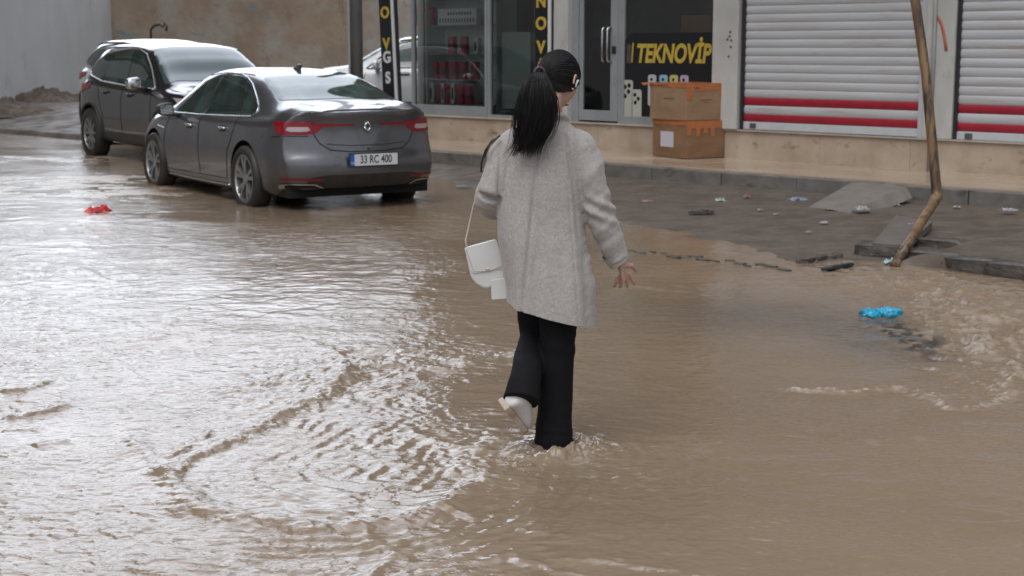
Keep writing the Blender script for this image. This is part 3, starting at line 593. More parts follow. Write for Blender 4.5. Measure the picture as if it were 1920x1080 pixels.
ORD = 'first second third fourth fifth sixth seventh eighth ninth tenth eleventh twelfth thirteenth fourteenth fifteenth'.split()
for k in range(15):
    px = 1185+k*20+random.uniform(-5, 5); py = 470+(px-1180)*.118+3*math.sin(k*1.9); p = survey(px, py, 0); s_ = random.uniform(.5, 1.2)
    rock('edge_stone', p[0], p[1], .001, .12*s_, .05*s_, .024*s_, slabm, '%s dark stone from the left in the row along the submerged road edge' % ORD[k], 'stone', -.6+random.uniform(-.5, .5), 40+k, 'row of dark stones at the submerged road edge', .3, 2)
for k in range(9):
    px = 1505+k*8; rock('edge_stone', *survey(px, 490-k*1.2, .01), .01, .10, .06, .05, slabm, '%s dark stone from the left in the short row left of the black rubber flap' % ORD[k//2], 'stone', k, 80+k, 'row of dark stones at the submerged road edge', .35, 2) if k % 2 == 0 else None
# a tall apartment block beyond the grey wall (seen mirrored in car windows)
AB = root('apartment_building', 'tall ochre apartment block beyond the grey wall', 'building', (-24, 22, 0)); m = MB(); m.box(-9, 8, -17, 16, 0, 25); m.build('wall', mat('ochre_render', (.22, .18, .12), .8, 0, (.12, .12, .07), .25, 6), AB)
for fl in range(7):
    for k in range(7):
        m = MB(); y = -15+k*4.4; z = 2+fl*3.2; m.box(8.003, 8.06, y, y+1.8, z, z+1.5); m.build('window', wg, AB)
    m = MB(); m.box(8.003, 9.2, -14, 13, 1.0+fl*3.2, 1.16+fl*3.2); m.build('balcony', mat('balcony_slab', (.35, .33, .30), .8), AB)
# ------------------------------------------------------------------ poles
rust = mat('rusty_paint', (.10, .048, .022), .5, 0, (.23, .145, .070), 3, 8, .5, 30, rough2=.35, stretch=(3, 3, .6), bdist=.004)
add_layer(rust, (.045, .028, .02), 4, .5, .58, (4, 4, .5), seed=2)
f0 = surveyY(1681, 492, 11.15); f1 = surveyY(1757, 368, 11.75); f2 = surveyY(1736, 140, 11.9); f3 = surveyY(1716, 0, 12.0); f4 = f3+(f3-f2)*2.2
base = Vector((f0.x, f0.y, 0)); RP = root('rusty_pole', 'bent rusty pole with peeling yellow paint standing in the gutter', 'pole', base)
kink = [f0, f0.lerp(f1, .35), f0.lerp(f1, .75), f0.lerp(f1, .95), f1, f1.lerp(f2, .05), f1.lerp(f2, .12), f1.lerp(f2, .5), f2, f2.lerp(f3, .5), f3, f4]
kink[0] = kink[0] + (kink[0]-kink[1])*.15
m = MB(); m.tube([p-base for p in kink], [.036, .037, .038, .042, .047, .043, .040, .039, .038, .038, .038, .038], 16); m.build('shaft', rust, RP, smooth=True)
gp = surveyY(669, 112, 24.0); GPR = root('street_pole', 'plain grey metal pole in front of the white car', 'pole', (gp.x, 24, .08)); m = MB(); m.tube([(0, 0, -.1), (0, 0, 5.5)], .098, 16); m.build('shaft', mat('grey_pole', (.15, .155, .15), .5, .2, (.10, .10, .095), 3, stretch=(1, 1, .3)), GPR, smooth=True); m = MB(); m.box(-.13, -.10, -.02, .02, .2, 5.4); m.build('cable_strip', mat('strip', (.30, .31, .30), .5), GPR)

# ------------------------------------------------------------------ far walls, rubble
gw = mat('grey_plastered_wall', (.66, .66, .65), .8, 0, (.58, .58, .565), .5, 8, .15, 12, bdist=.01); add_layer(gw, (.36, .35, .33), .8, .58, .75, (1, 1, .5), seed=6)
m = MB(); m.box(-12.35, -12.0, 2, 46.2, 0, 3.15); o = m.build('grey_wall', gw, None); props(o, 'long pale grey plastered wall on the left', 'wall')
bw = mat('stained_brown_wall', (.36, .275, .20), .85, 0, (.24, .18, .135), .6, 9, .5, 8, bdist=.03)
add_layer(bw, (.34, .32, .285), .45, .46, .60, seed=3); add_layer(bw, (.15, .24, .26), .7, .60, .66, (.6, 1, 1.6), seed=12); add_layer(bw, (.24, .13, .09), 1.5, .60, .70, seed=21); add_layer(bw, (.05, .04, .03), 1.4, .62, .72, (1.5, 1, .3), seed=30)
m = MB(); m.box(-12.0, -1.0, 46.2, 46.6, 0, 3.5); o = m.build('brown_wall', bw, None); props(o, 'stained brown wall with grey plaster patches behind the cars', 'wall')
p = surveyY(283, 78, 44); q = MB(); W = [surveyY(a, b, 45.6) for a, b in ((283, 100), (283, 70), (283, 55), (290, 48), (300, 46), (306, 52), (308, 42), (313, 50), (311, 58))]
q.tube(W, .035, 6); o = q.build('bent_cable', mat('cable_black', (.02, .02, .02), .6), None, smooth=True); props(o, 'black bent cable sticking up against the brown wall behind the dark car', 'cable')
q = MB(); q.box(-11.15, -10.35, 46.14, 46.195, 2.2, 2.9) if False else None
dirt = mat('rubble_dirt', (.085, .065, .05), .85, 0, (.17, .13, .10), 2.5, 8, .8, 8, bdist=.05)
def heap(name, cx, cy, rx, ry, h, lab, seed):
    n = 60; a, b = np.meshgrid(np.linspace(-1, 1, n), np.linspace(-1, 1, n)); r_ = np.hypot(a, b)
    z = h*np.clip(1-r_**1.6, 0, 1)*(1+1.1*fbm(a*4, b*4, 4, seed))+.05*fbm(a*9, b*9, 3, seed+1)-.04*r_
    o = grid_mesh(name, a*rx, b*ry, z, dirt, flip=False, smooth=False); o.location = (cx, cy, .20); return props(o, lab, 'rubble', 'rubble heaps along the grey wall')
p = surveyY(95, 188, 37.5); heap('rubble_heap', -11.35, 37.4, 1.1, 1.3, .34, 'tallest brown rubble heap against the grey wall', 3); heap('rubble_heap', -11.6, 34.6, .7, 2.0, .22, 'low rubble heap at the left edge by the grey wall', 8)
heap('rubble_heap', -10.6, 32.6, 1.7, .8, .13, 'flat dark rubble strip nearest the flood water', 15); heap('rubble_heap', -10.9, 40.8, 1.3, 1.4, .26, 'rubble heap farthest along the grey wall', 23)

# ------------------------------------------------------------------ litter
def scrap(px, py, z, w_, d_, h_, col, lab, seed, name='litter_scrap', cat='litter', group='scraps of litter on the wet apron', rough=.5):
    p = survey(px, py, z); n = 14; a, b = np.meshgrid(np.linspace(-1, 1, n), np.linspace(-1, 1, n))
    hh = h_*.75*np.clip(.35+1.3*fbm(a*2.4, b*2.4, 3, seed), 0.02, 1.2)*sstep(1.25, .75, np.hypot(a, b)); ex = 1+.6*fbm(a*2, b*2, 2, seed+1)
    o = grid_mesh(name, a*w_/2*ex, b*d_/2*ex, hh, mat('scrap', col, rough, 0, tuple(min(1, c*.6) for c in col), 30), flip=False, smooth=False)
    o.location = (p[0], p[1], z); q = o.modifiers.new('s', 'SOLIDIFY'); q.thickness = .004; return props(o, lab, cat, group)
LIT = [(1213, 378, .035, .13, .10, .05, (.55, .30, .32), 'pink and white scrap nearest the walking woman'), (1350, 376, .06, .12, .12, .07, (.55, .58, .50), 'white scrap with green below the kerb'),
 (1400, 369, .08, .08, .08, .05, (.50, .20, .30), 'small pink scrap below the kerb'), (1500, 375, .07, .22, .16, .08, (.35, .40, .55), 'crumpled pale blue wrapper beside the ramp'),
 (1617, 392, .10, .20, .14, .06, (.5, .5, .5), 'crumpled white paper at the foot of the ramp'), (1676, 383, .09, .11, .10, .05, (.7, .7, .68), 'bright white scrap just left of the rusty pole'),
 (1545, 417, .06, .07, .06, .03, (.6, .6, .58), 'tiny white scrap in the middle of the apron'), (1516, 435, .05, .05, .05, .03, (.5, .45, .4), 'tiny beige scrap in the lower apron'),
 (1793, 388, .10, .08, .07, .03, (.5, .48, .46), 'small white scrap right of the rusty pole'), (1890, 394, .12, .16, .10, .04, (.55, .56, .58), 'white scrap at the right edge below the kerb'),
 (1425, 394, .06, .06, .05, .03, (.42, .38, .34), 'tiny pale scrap left of the ramp'), (845, 309, .06, .24, .2, .07, (.62, .65, .68), 'white scrap behind the grey sedan by the kerb'),
 (868, 350, .02, .16, .14, .06, (.32, .34, .36), 'grey scrap in the gutter behind the grey sedan'), (1455, 402, .05, .06, .05, .02, (.45, .40, .36), 'tiny grey scrap above the stream'),
 (1708, 420, .12, .05, .05, .02, (.4, .36, .33), 'tiny scrap beside the slanted part of the pole'), (1560, 393, .07, .16, .08, .03, (.36, .32, .28), 'flat beige scrap on the lower end of the ramp')]
for k, (px, py, z, a, b, h, col, lab) in enumerate(LIT): scrap(px, py, z, a*.8, b*.9, h*.6, tuple(c*.75 for c in col), lab, 100+k)
scrap(1316, 398, .05, .20, .12, .03, (.03, .03, .035), 'flat black scrap lying on the apron', 140)
scrap(185, 396, .004, .20, .16, .075, (.65, .04, .05), 'red plastic bag floating left of the grey sedan', 141, 'plastic_bag', 'bag', None, .3)
scrap(1668, 492, .02, .09, .07, .05, (.45, .58, .62), 'pale blue scrap at the foot of the rusty pole', 142, 'litter_scrap', 'litter', None)
pts = [(-.17, 0), (-.10, .02), (.05, .045), (.17, .03), (.18, 0)]
p = survey(1568, 505, .0); m = MB(); m.prism([(-.11, -.16), (-.02, -.14), (.13, .13), (.10, .22), (.0, .06)], 0, .03, 'z'); o = m.build('rubber_flap', mat('black_rubber', (.012, .016, .02), .25, 0, (.03, .04, .05), 8), None, bevel=.008); o.location = (p[0], p[1], .005); o.rotation_euler = (RAD(-6), RAD(-8), RAD(-12)); props(o, 'flat black rubber flap floating at the edge of the apron', 'rubber flap')
# blue bag: two crumpled lobes
bm = bmesh.new()
for (x, y, sx, sy, sz) in ((-.055, 0, .075, .05, .035), (.06, .01, .068, .055, .04), (0, 0, .06, .035, .02)):
    r_ = bmesh.ops.create_icosphere(bm, subdivisions=4, radius=1, matrix=Matrix.Translation((x, y, .012)) @ Matrix.Diagonal((sx, sy, sz, 1)))
for v in bm.verts:
    c = v.co; k = fbm(np.array([c.x*28]), np.array([c.y*28+c.z*33]), 3, 5)[0]; v.co += Vector((c.x, c.y, c.z)).normalized()*k*.034
me = bpy.data.meshes.new('plastic_bag'); bm.to_mesh(me); bm.free(); o = link('plastic_bag', me, mat('blue_plastic', (.02, .40, .60), .25, 0, (.01, .22, .38), 25, coat=.3)); p = survey(1652, 594); o.location = (p[0], p[1], 0); o.rotation_euler = (0, 0, .05); props(o, 'bright blue plastic bag floating in the muddy water', 'bag')
# ================================================================== CARS
from mathutils.bvhtree import BVHTree
glassd = mat('car_glass', (.018, .030, .028), .02, 0, (.045, .07, .062), 2.2, 4, spec=.9, lo=.42, hi=.6)
screen = mat('windscreen_glass', (.05, .075, .078), .02, spec=1.0)
chrome = mat('chrome_trim', (.62, .63, .65), .15, 1); rubber = mat('tyre_rubber', (.018, .017, .016), .55, 0, (.035, .03, .026), 8); blackp = mat('black_plastic', (.016, .016, .017), .4, 0, (.03, .028, .026), 6)
redl = mat('red_lamp_glass', (.22, .006, .014), .15, 0, spec=.5); clearl = mat('clear_lamp_glass', (.42, .34, .35), .1, coat=1); gapm = mat('panel_gap', (.006, .006, .007), .8)
rimm = mat('alloy_rim', (.40, .40, .41), .32, .8, (.30, .30, .30), 9); rimd = mat('dark_rim_back', (.03, .03, .03), .6)
liner = mat('wheel_well', (.008, .008, .008), .9)
class Car:
    def __init__(s, st, ends, nx=190, nr=40):
        # st: rows of x, z_bottom, sill half-width, waist half-width, waist z, shoulder half-width, shoulder z, roof-edge half-width, roof-edge z, top z
        A = np.array(st, float); xs = A[:, 0]; s.x0, s.x1 = xs[0], xs[-1]; s.ends = ends
        q = np.linspace(0, 1, nx); X = s.x0 + (s.x1-s.x0)*q
        V = [pchip(xs, A[:, k], X) for k in range(1, 10)]; zb, ws, wm, zm, wb, zs, wr, zr, zt = V
        cps = [(0*ws, zb), (ws*.6, zb), (ws*.93, zb+.01), (ws, zb+.05), (wm*.6+ws*.4, zb*.55+zm*.45), (wm, zm), (wm*.45+wb*.55+.008, zm*.30+zs*.70), (wb, zs), (wb-.030, zs+.022), (wr+(wb-wr)*.40, zr-(zr-zs-.02)*.38), (wr+.028, zr-.028), (wr-.03, zr+.010), (wr*.55, zt-.006), (0*wr, zt)]
        t = np.linspace(0, 1, nr); cx = np.linspace(0, 1, len(cps)); cy = np.stack([c[0] for c in cps], 1); cz = np.stack([c[1] for c in cps], 1)
        # weight points so the curve is sampled evenly enough
        YY = np.zeros((nx, nr)); ZZ = np.zeros((nx, nr))
        for i in range(nx):
            d = np.r_[0, np.cumsum(np.hypot(np.diff(cy[i]), np.diff(cz[i]))+.004)]; d /= d[-1]
            YY[i] = s.cr(d, cy[i], t); ZZ[i] = s.cr(d, cz[i], t)
        XX = np.repeat(X[:, None], nr, 1)
        def cap(Y0, Z0, x, out):
            rings = []; zc = (Z0[0]+Z0[-1])/2
            for f, dx in ((.985, .012), (.96, .022), (.92, .028), (.82, .032), (.62, .034), (.42, .036), (.22, .037), (.02, .037)):
                rings.append((np.full(nr, x+out*dx), Y0*f, zc+(Z0-zc)*(1-(1-f)*(.35 if f > .9 else 1))))
            return rings
        r0 = cap(YY[0], ZZ[0], s.x0, -1)[::-1]; r1 = cap(YY[-1], ZZ[-1], s.x1, 1)
        XX = np.vstack([[r[0] for r in r0], XX, [r[0] for r in r1]]); YY = np.vstack([[r[1] for r in r0], YY, [r[1] for r in r1]]); ZZ = np.vstack([[r[2] for r in r0], ZZ, [r[2] for r in r1]])
        (rz, rx, rbow), (fz, fx, fbow) = ends
        e = sstep(s.x0+.62, s.x0+.02, XX)**1.3; XX = XX + e*(np.interp(ZZ, rz, rx)+rbow*np.abs(YY/.9)**2.6)
        e = sstep(s.x1-.75, s.x1-.02, XX)**1.3; XX = XX - e*(np.interp(ZZ, fz, fx)+fbow*np.abs(YY/.9)**2.3)
        s.bm = bmesh.new(); n, k = XX.shape; Yf = np.hstack([-YY[:, ::-1], YY[:, 1:]]); Xf = np.hstack([XX[:, ::-1], XX[:, 1:]]); Zf = np.hstack([ZZ[:, ::-1], ZZ[:, 1:]]); k = Xf.shape[1]
        vs = [s.bm.verts.new((Xf[i, j], Yf[i, j], Zf[i, j])) for i in range(n) for j in range(k)]
        for i in range(n-1):
            for j in range(k-1): s.bm.faces.new((vs[i*k+j], vs[i*k+j+1], vs[(i+1)*k+j+1], vs[(i+1)*k+j]))
        bmesh.ops.remove_doubles(s.bm, verts=s.bm.verts[:], dist=.0004)
        bmesh.ops.recalc_face_normals(s.bm, faces=s.bm.faces[:]); s.bm.normal_update()
        if sum(f.normal.z*f.calc_area() for f in s.bm.faces if f.calc_center_median().z > 1.0) < 0: bmesh.ops.reverse_faces(s.bm, faces=s.bm.faces[:])
        for f in s.bm.faces: f.smooth = True
        s.bm.normal_update(); s.src = s.bm.copy(); s.tree = BVHTree.FromBMesh(s.src)
    @staticmethod
    def cr(d, v, t):
        m = np.gradient(v, d); k = np.clip(np.searchsorted(d, t)-1, 0, len(d)-2); h = d[k+1]-d[k]; u = (t-d[k])/h
        sl = np.diff(v)/np.diff(d); m2 = m.copy()
        for i in range(1, len(v)-1): m2[i] = (sl[i-1]*(d[i+1]-d[i])+sl[i]*(d[i]-d[i-1]))/(d[i+1]-d[i-1])
        m2[0] = sl[0]; m2[-1] = sl[-1]; m2 *= .8
        return v[k]*(2*u**3-3*u*u+1)+h*m2[k]*(u**3-2*u*u+u)+v[k+1]*(3*u*u-2*u**3)+h*m2[k+1]*(u**3-u*u)
    AX = {'L': (0, 2, Vector((0, 1, 0))), 'R': (0, 2, Vector((0, -1, 0))), 'B': (1, 2, Vector((-1, 0, 0))), 'F': (1, 2, Vector((1, 0, 0))), 'T': (0, 1, Vector((0, 0, 1)))}
    def patch(s, name, polys, view, m, parent, off=.003, mind=.12, thick=0):
        ax, bx, nrm = s.AX[view]; out = bmesh.new()
        if not isinstance(polys[0][0], (tuple, list)): polys = [polys]
        for poly in polys:
            P = [Vector(p) for p in poly]; area = sum(P[i].x*P[(i+1) % len(P)].y-P[(i+1) % len(P)].x*P[i].y for i in range(len(P)))
            if area < 0: P = P[::-1]
            a0 = min(p.x for p in P)-.06; a1 = max(p.x for p in P)+.06; b0 = min(p.y for p in P)-.06; b1 = max(p.y for p in P)+.06
            sel = [f for f in s.src.faces if f.normal.dot(nrm) > mind and a0 < f.calc_center_median()[ax] < a1 and b0 < f.calc_center_median()[bx] < b1]
            if view in 'BF': sel = [f for f in sel if (f.calc_center_median().x < s.x0+.75) == (view == 'B') or (view == 'F' and f.calc_center_median().x > s.x1-.9)]
            b = bmesh.new(); mp = {}
            for f in sel:
                vv = []
                for v in f.verts:
                    if v.index not in mp: mp[v.index] = b.verts.new(v.co + v.normal*off)
                    vv.append(mp[v.index])
                nf = b.faces.new(vv); nf.smooth = True
            for i in range(len(P)):
                p, q = P[i], P[(i+1) % len(P)]; d = q-p
                if d.length < 1e-6: continue
                no = Vector((0, 0, 0)); no[ax] = d.y; no[bx] = -d.x; co = Vector((0, 0, 0)); co[ax] = p.x; co[bx] = p.y
                bmesh.ops.bisect_plane(b, geom=b.verts[:]+b.edges[:]+b.faces[:], plane_co=co, plane_no=no.normalized(), clear_outer=True)
            me = bpy.data.meshes.new('t'); b.to_mesh(me); b.free(); out.from_mesh(me); bpy.data.meshes.remove(me)
        me = bpy.data.meshes.new(name); out.to_mesh(me); out.free(); o = link(name, me, m, parent)
        if thick: q = o.modifiers.new('s', 'SOLIDIFY'); q.thickness = thick; q.offset = 1
        return o
    def onsurf(s, pts, view, off=.002, n=14):
        ax, bx, nrm = s.AX[view]; R = []; P = [Vector(p) for p in pts]; Q = []
        for a, b in zip(P[:-1], P[1:]):
            kk = max(2, int((b-a).length/.03)); Q += [a.lerp(b, t/kk) for t in range(kk)]
        Q.append(P[-1])
        for p in Q:
            o = Vector((0, 0, 0)); o[ax] = p.x; o[bx] = p.y; o = o + nrm*6
            if view in 'LR': o.y = 3*nrm.y
            h = s.tree.ray_cast(o, -nrm)
            if h[0] is not None: R.append(h[0]+h[1]*off)
        return R
    def line(s, name, pts, view, r, m, parent, off=.001, flat=None):
        P = s.onsurf(pts, view, off)
        if len(P) < 2: return None
        q = MB(); q.tube(P, r, 6); return q.build(name, m, parent, smooth=True)
    def arch(s, cx, cz, r):
        b = s.bm
        for sg in (1, -1):
            for i in range(30):
                a = 2*PI*(i+.5)/30; no = Vector((math.cos(a), 0, math.sin(a))); co = Vector((cx, 0, cz))+no*r
                fs = [f for f in b.faces if (f.calc_center_median()-Vector((cx, f.calc_center_median().y, cz))).length < r+.12 and f.calc_center_median().y*sg > .45]
                ge = set(fs); 
                for f in fs: ge.update(f.edges); ge.update(f.verts)
                bmesh.ops.bisect_plane(b, geom=list(ge), plane_co=co, plane_no=no)
        kill = []
        for f in b.faces:
            c = f.calc_center_median()
            if abs(c.y) > .45 and math.hypot(c.x-cx, c.z-cz) < r*.997: kill.append(f)
        bmesh.ops.delete(b, geom=kill, context='FACES')
    def body(s, m, parent):
        me = bpy.data.meshes.new('body'); s.bm.to_mesh(me)
        for p in me.polygons: p.use_smooth = True
        return link('body', me, m, parent)
def rounded(P, r=.03, n=4):
    out = []; P = [Vector(p) for p in P]
    for i, p in enumerate(P):
        rr = r[i] if hasattr(r, '__len__') else r
        a = (P[i-1]-p); c = (P[(i+1) % len(P)]-p); q = min(rr, a.length*.45, c.length*.45); a0 = p+a.normalized()*q; c0 = p+c.normalized()*q
        for k in range(n+1):
            t = k/n; out.append(tuple(a0*(1-t)**2+p*2*t*(1-t)+c0*t*t))
    return out
def wheel(parent, x, y, z, r, w_, rr, style, m_rim, turn=0):
    sg = 1 if y > 0 else -1; W = bpy.data.objects.new('wheel', None); C.objects.link(W); W.parent = parent; W.location = (x, y, z); W.rotation_euler = (0, 0, turn); W.empty_display_size = .1
    q = MB(); h = w_/2; q.lathe([(rr, h*.72), (rr+.012, h*.86), (rr+(r-rr)*.5, h), (r-.022, h*.86), (r-.004, h*.62), (r, h*.3), (r, -h*.3), (r-.004, -h*.62), (r-.022, -h*.9), (rr, -h*.9)], 0, 0, 'y', 56)
    q.build('tyre', rubber, W, smooth=True)
    q = MB(); f = sg*h
    q.lathe([(rr+.004, f*.80), (rr-.012, f*.84), (rr-.022, f*.70), (rr-.03, f*.2), (rr-.03, -f*.8)], 0, 0, 'y', 56)
    n = 5
    for k in range(n):
        for e in (-.15, .15) if style == 'double' else ((-.24, .24)):
            a = 2*PI*k/n + .35; a1 = a+e*.55; a2 = a+e*1.35
            p0 = Vector((math.cos(a1)*.055, f*.62, math.sin(a1)*.055)); p1 = Vector((math.cos(a2)*(rr-.018), f*.80, math.sin(a2)*(rr-.018)))
            d = (p1-p0).normalized(); sd = Vector((-d.z, 0, d.x)).normalized(); w0, w1 = (.018, .022) if style == 'double' else (.026, .018)
            b = len(q.v)
            for p, ww in ((p0, w0), (p0.lerp(p1, .5)+Vector((0, f*.06, 0)), (w0+w1)*.45), (p1, w1)):
                q.v += [tuple(p-sd*ww), tuple(p+sd*ww), tuple(p+sd*ww-Vector((0, f*.3, 0))), tuple(p-sd*ww-Vector((0, f*.3, 0)))]
            for j in (0, 4): q.f += [(b+j+i, b+j+(i+1) % 4, b+j+4+(i+1) % 4, b+j+4+i) for i in range(4)]
    q.lathe([(.002, f*.74), (.035, f*.74), (.062, f*.66), (.062, f*.3)], 0, 0, 'y', 20)
    q.build('rim', m_rim, W, smooth=False)
    q = MB(); q.lathe([(.001, f*.12), (rr-.02, f*.12)], 0, 0, 'y', 30); q.build('brake_disc', rimd, W)
    return W
def handle(car, x, z, sg, m, parent, l=.19):
    p = car.onsurf([(x-l/2, z), (x+l/2, z)], 'L' if sg > 0 else 'R', .028)
    if len(p) < 2: return
    q = MB(); q.tube([p[0]-Vector((0, sg*.03, 0)), p[0], p[len(p)//2]+Vector((0, sg*.006, 0)), p[-1], p[-1]-Vector((0, sg*.03, 0))], [(.012, .008)]*5, 8); q.build('door_handle', m, parent, smooth=True)
    car.patch('handle_recess', rounded([(x-l*.45, z-.032), (x+l*.45, z-.032), (x+l*.45, z+.028), (x-l*.45, z+.028)], .02), 'L' if sg > 0 else 'R', gapm, parent, .0015)
def mirror(parent, x, y, z, sg, m, w_=.16, h_=.13, d=.15):
    bm = bmesh.new(); bmesh.ops.create_uvsphere(bm, u_segments=24, v_segments=16, radius=1)
    for v in bm.verts:
        c = v.co; k = [math.copysign(abs(t)**.62, t) for t in c]; v.co = Vector((k[0]*d/2*(1 if k[0] > 0 else .35), k[1]*w_*.62, k[2]*h_*.55*(1-.15*sg*k[1])))
    for f in bm.faces: f.smooth = True
    me = bpy.data.meshes.new('wing_mirror'); bm.to_mesh(me); bm.free(); o = link('wing_mirror', me, m, parent); o.location = (x, y+sg*.12, z)
    q = MB(); q.tube([(x+.02, y-sg*.06, z-.07), (x, y+sg*.05, z-.05)], [(.03, .05), (.025, .04)], 8); q.build('mirror_stalk', blackp, parent, smooth=True)
    q = MB(); q.prism(rounded([(-w_*.45, -h_*.40), (w_*.45, -h_*.40), (w_*.45, h_*.40), (-w_*.45, h_*.40)], .03), -.004, 0, 'x'); o2 = q.build('mirror_glass', mat('mirror_glass', (.5, .5, .5), .02, 1), o); o2.location = (-d*.18-.012, 0, 0)
    return o

# ---- grey sedan
SED = [(-1.02, .30, .80, .84, .60, .80, .955, .70, 1.045, 1.055), (-.80, .26, .84, .88, .60, .835, .965, .72, 1.075, 1.090), (-.45, .20, .87, .915, .60, .855, .955, .70, 1.105, 1.135), (0, .18, .89, .93, .60, .865, .945, .625, 1.255, 1.295), (.35, .18, .89, .925, .60, .87, .94, .575, 1.355, 1.395), (.8, .18, .885, .92, .60, .872, .935, .555, 1.405, 1.450),
       (1.3, .18, .885, .92, .60, .872, .93, .555, 1.415, 1.463), (1.8, .18, .885, .92, .60, .868, .92, .56, 1.375, 1.428), (2.2, .18, .885, .925, .60, .86, .91, .60, 1.24, 1.29), (2.6, .18, .885, .93, .60, .845, .90, .67, 1.045, 1.09), (2.85, .18, .88, .93, .60, .83, .885, .70, .975, 1.005), (3.2, .20, .85, .905, .58, .79, .84, .68, .925, .955), (3.55, .24, .78, .85, .55, .71, .76, .60, .84, .87), (3.74, .28, .70, .76, .52, .62, .66, .50, .73, .75)]
sedan = Car(SED, (((.15, .30, .42, .56, .66, .80, .96, 1.03, 1.08, 1.2), (.13, .05, .0, -.005, .05, .075, .085, .05, .03, .03), .26), ((.2, .4, .6, .75, .9), (.05, 0, .02, .06, .1), .34)), 200, 46)
SP = Vector((-1.97, 16.12, -.075)); SH = RAD(90+32.0)
SR = root('grey_sedan', 'grey metallic sedan parked in the flood water, seen from its rear left', 'car', SP, SH)
paintg = mat('grey_metallic_paint', (.125, .125, .135), .30, .7, (.105, .105, .114), 3, 3, coat=.8); add_layer(paintg, (.085, .07, .055), 6, .60, .80, seed=4)
sedan.arch(0, .345, .395); sedan.arch(2.81, .345, .395)
body = sedan.body(paintg, SR)
for y in (.80, -.80):
    for x in (0, 2.81): wheel(SR, x, y+(.045 if y > 0 else -.045), .345, .345, .22, .245, 'double', rimm)
q = MB()
for x in (0, 2.81):
    for sg in (1, -1):
        b = len(q.v); n = 24
        for k in range(n+1):
            t = PI*1.25*k/n - PI*.125
            for yy in (sg*.50, sg*.885): q.v.append((x+.40*math.cos(t), yy, .345+.40*math.sin(t)))
        q.f += [(b+2*k, b+2*k+1, b+2*k+3, b+2*k+2) for k in range(n)]
    q.box(x-.41, x+.41, -.50, .50, .2, .75)
q.box(-.8, 3.5, -.78, .78, .20, .32)
q.build('underbody', liner, SR)
LF = [(1.36, .955), (2.33, .945), (2.02, 1.13), (1.74, 1.285), (1.46, 1.355), (1.36, 1.365)]
LRr = [(.33, .975), (1.305, .957), (1.305, 1.37), (1.0, 1.385), (.75, 1.365), (.62, 1.335)]
LQ = [(-.06, 1.045), (.02, .985), (.29, .977), (.585, 1.325), (.42, 1.28), (.12, 1.145)]
for V in 'LR':
    for P in (LF, LRr, LQ): sedan.patch('side_window', rounded(P, .02, 2), V, glassd, SR, .0035)
    sedan.patch('window_pillar', [(1.30, .955), (1.365, .955), (1.365, 1.37), (1.30, 1.37)], V, blackp, SR, .0042)
    sedan.line('window_trim', [(2.36, .938), (1.4, .945), (.3, .968), (.0, .978), (-.07, 1.03), (-.03, 1.085), (.12, 1.165), (.42, 1.30), (.62, 1.355), (.85, 1.392), (1.1, 1.398), (1.46, 1.375), (1.74, 1.305), (2.05, 1.135)], V, .009, chrome, SR, .004)
    sedan.line('door_seam', [(1.33, .95), (1.335, .60), (1.33, .30)], V, .0045, gapm, SR, 0); sedan.line('door_seam', [(2.36, .90), (2.42, .6), (2.38, .30)], V, .0045, gapm, SR, 0); sedan.line('door_seam', [(.28, .95), (.36, .75), (.47, .60), (.53, .32)], V, .0045, gapm, SR, 0); sedan.line('door_seam', [(.5, .31), (2.4, .30)], V, .0045, gapm, SR, 0)
    sedan.line('sill_strip', [(.48, .245), (1.4, .24), (2.35, .245)], V, .013, chrome, SR, .003)
    sg = 1 if V == 'L' else -1; handle(sedan, .62, .835, sg, chrome, SR); handle(sedan, 1.62, .825, sg, chrome, SR); mirror(SR, 2.06, sg*.90, .985, sg, blackp)
    sedan.line('fender_vent', [(2.46, .76), (2.68, .775)], V, .010, chrome, SR, .003)
sedan.patch('rear_window', rounded([(-.36, -.66), (-.36, .66), (.28, .56), (.50, .47), (.50, -.47), (.28, -.56)], [.10, .10, .05, .06, .06, .05], 4), 'T', mat('rear_screen', (.022, .036, .034), .03, 0, (.055, .11, .095), 3.0, 4, spec=.9, lo=.47, hi=.6), SR, .004, .05)
sedan.patch('windscreen', rounded([(2.66, -.72), (2.66, .72), (1.80, .54), (1.80, -.54)], .06), 'T', glassd, SR, .004, .05)
sedan.line('roof_seam', [(.56, .545), (1.0, .555), (1.8, .56)], 'T', .006, blackp, SR, .001); sedan.line('roof_seam', [(.56, -.545), (1.0, -.555), (1.8, -.56)], 'T', .006, blackp, SR, .001)
for sg in (1, -1):
    lp = [[(sg*.46, .905), (sg*.46, .925), (sg*.60, .955), (sg*.845, .955), (sg*.850, .83), (sg*.62, .826), (sg*.52, .850)]]
    o = sedan.patch('tail_lamp', lp, 'B', redl, SR, .006, -.25)
    sedan.patch('lamp_glass', [(sg*.58, .872), (sg*.60, .905), (sg*.78, .905), (sg*.80, .875), (sg*.76, .858), (sg*.62, .858)], 'B', clearl, o, .009, 0)
    sedan.patch('lamp_strip', [[(sg*.15, .912), (sg*.15, .926), (sg*.50, .936), (sg*.50, .902)]], 'B', redl, o, .006, 0)
    sedan.patch('bumper_reflector', [[(sg*.48, .375), (sg*.48, .392), (sg*.84, .400), (sg*.84, .378)]], 'B', redl, SR, .006, -.2)
    ex = [(sg*.44, .285), (sg*.56, .340), (sg*.80, .345), (sg*.84, .325), (sg*.82, .285)]
    o = sedan.patch('exhaust_trim', [ex], 'B', chrome, SR, .010, -.2); ins = [(sg*.50, .296), (sg*.575, .328), (sg*.79, .333), (sg*.805, .318), (sg*.79, .297)]
    sedan.patch('exhaust_opening', [ins], 'B', gapm, o, .013, -.2)
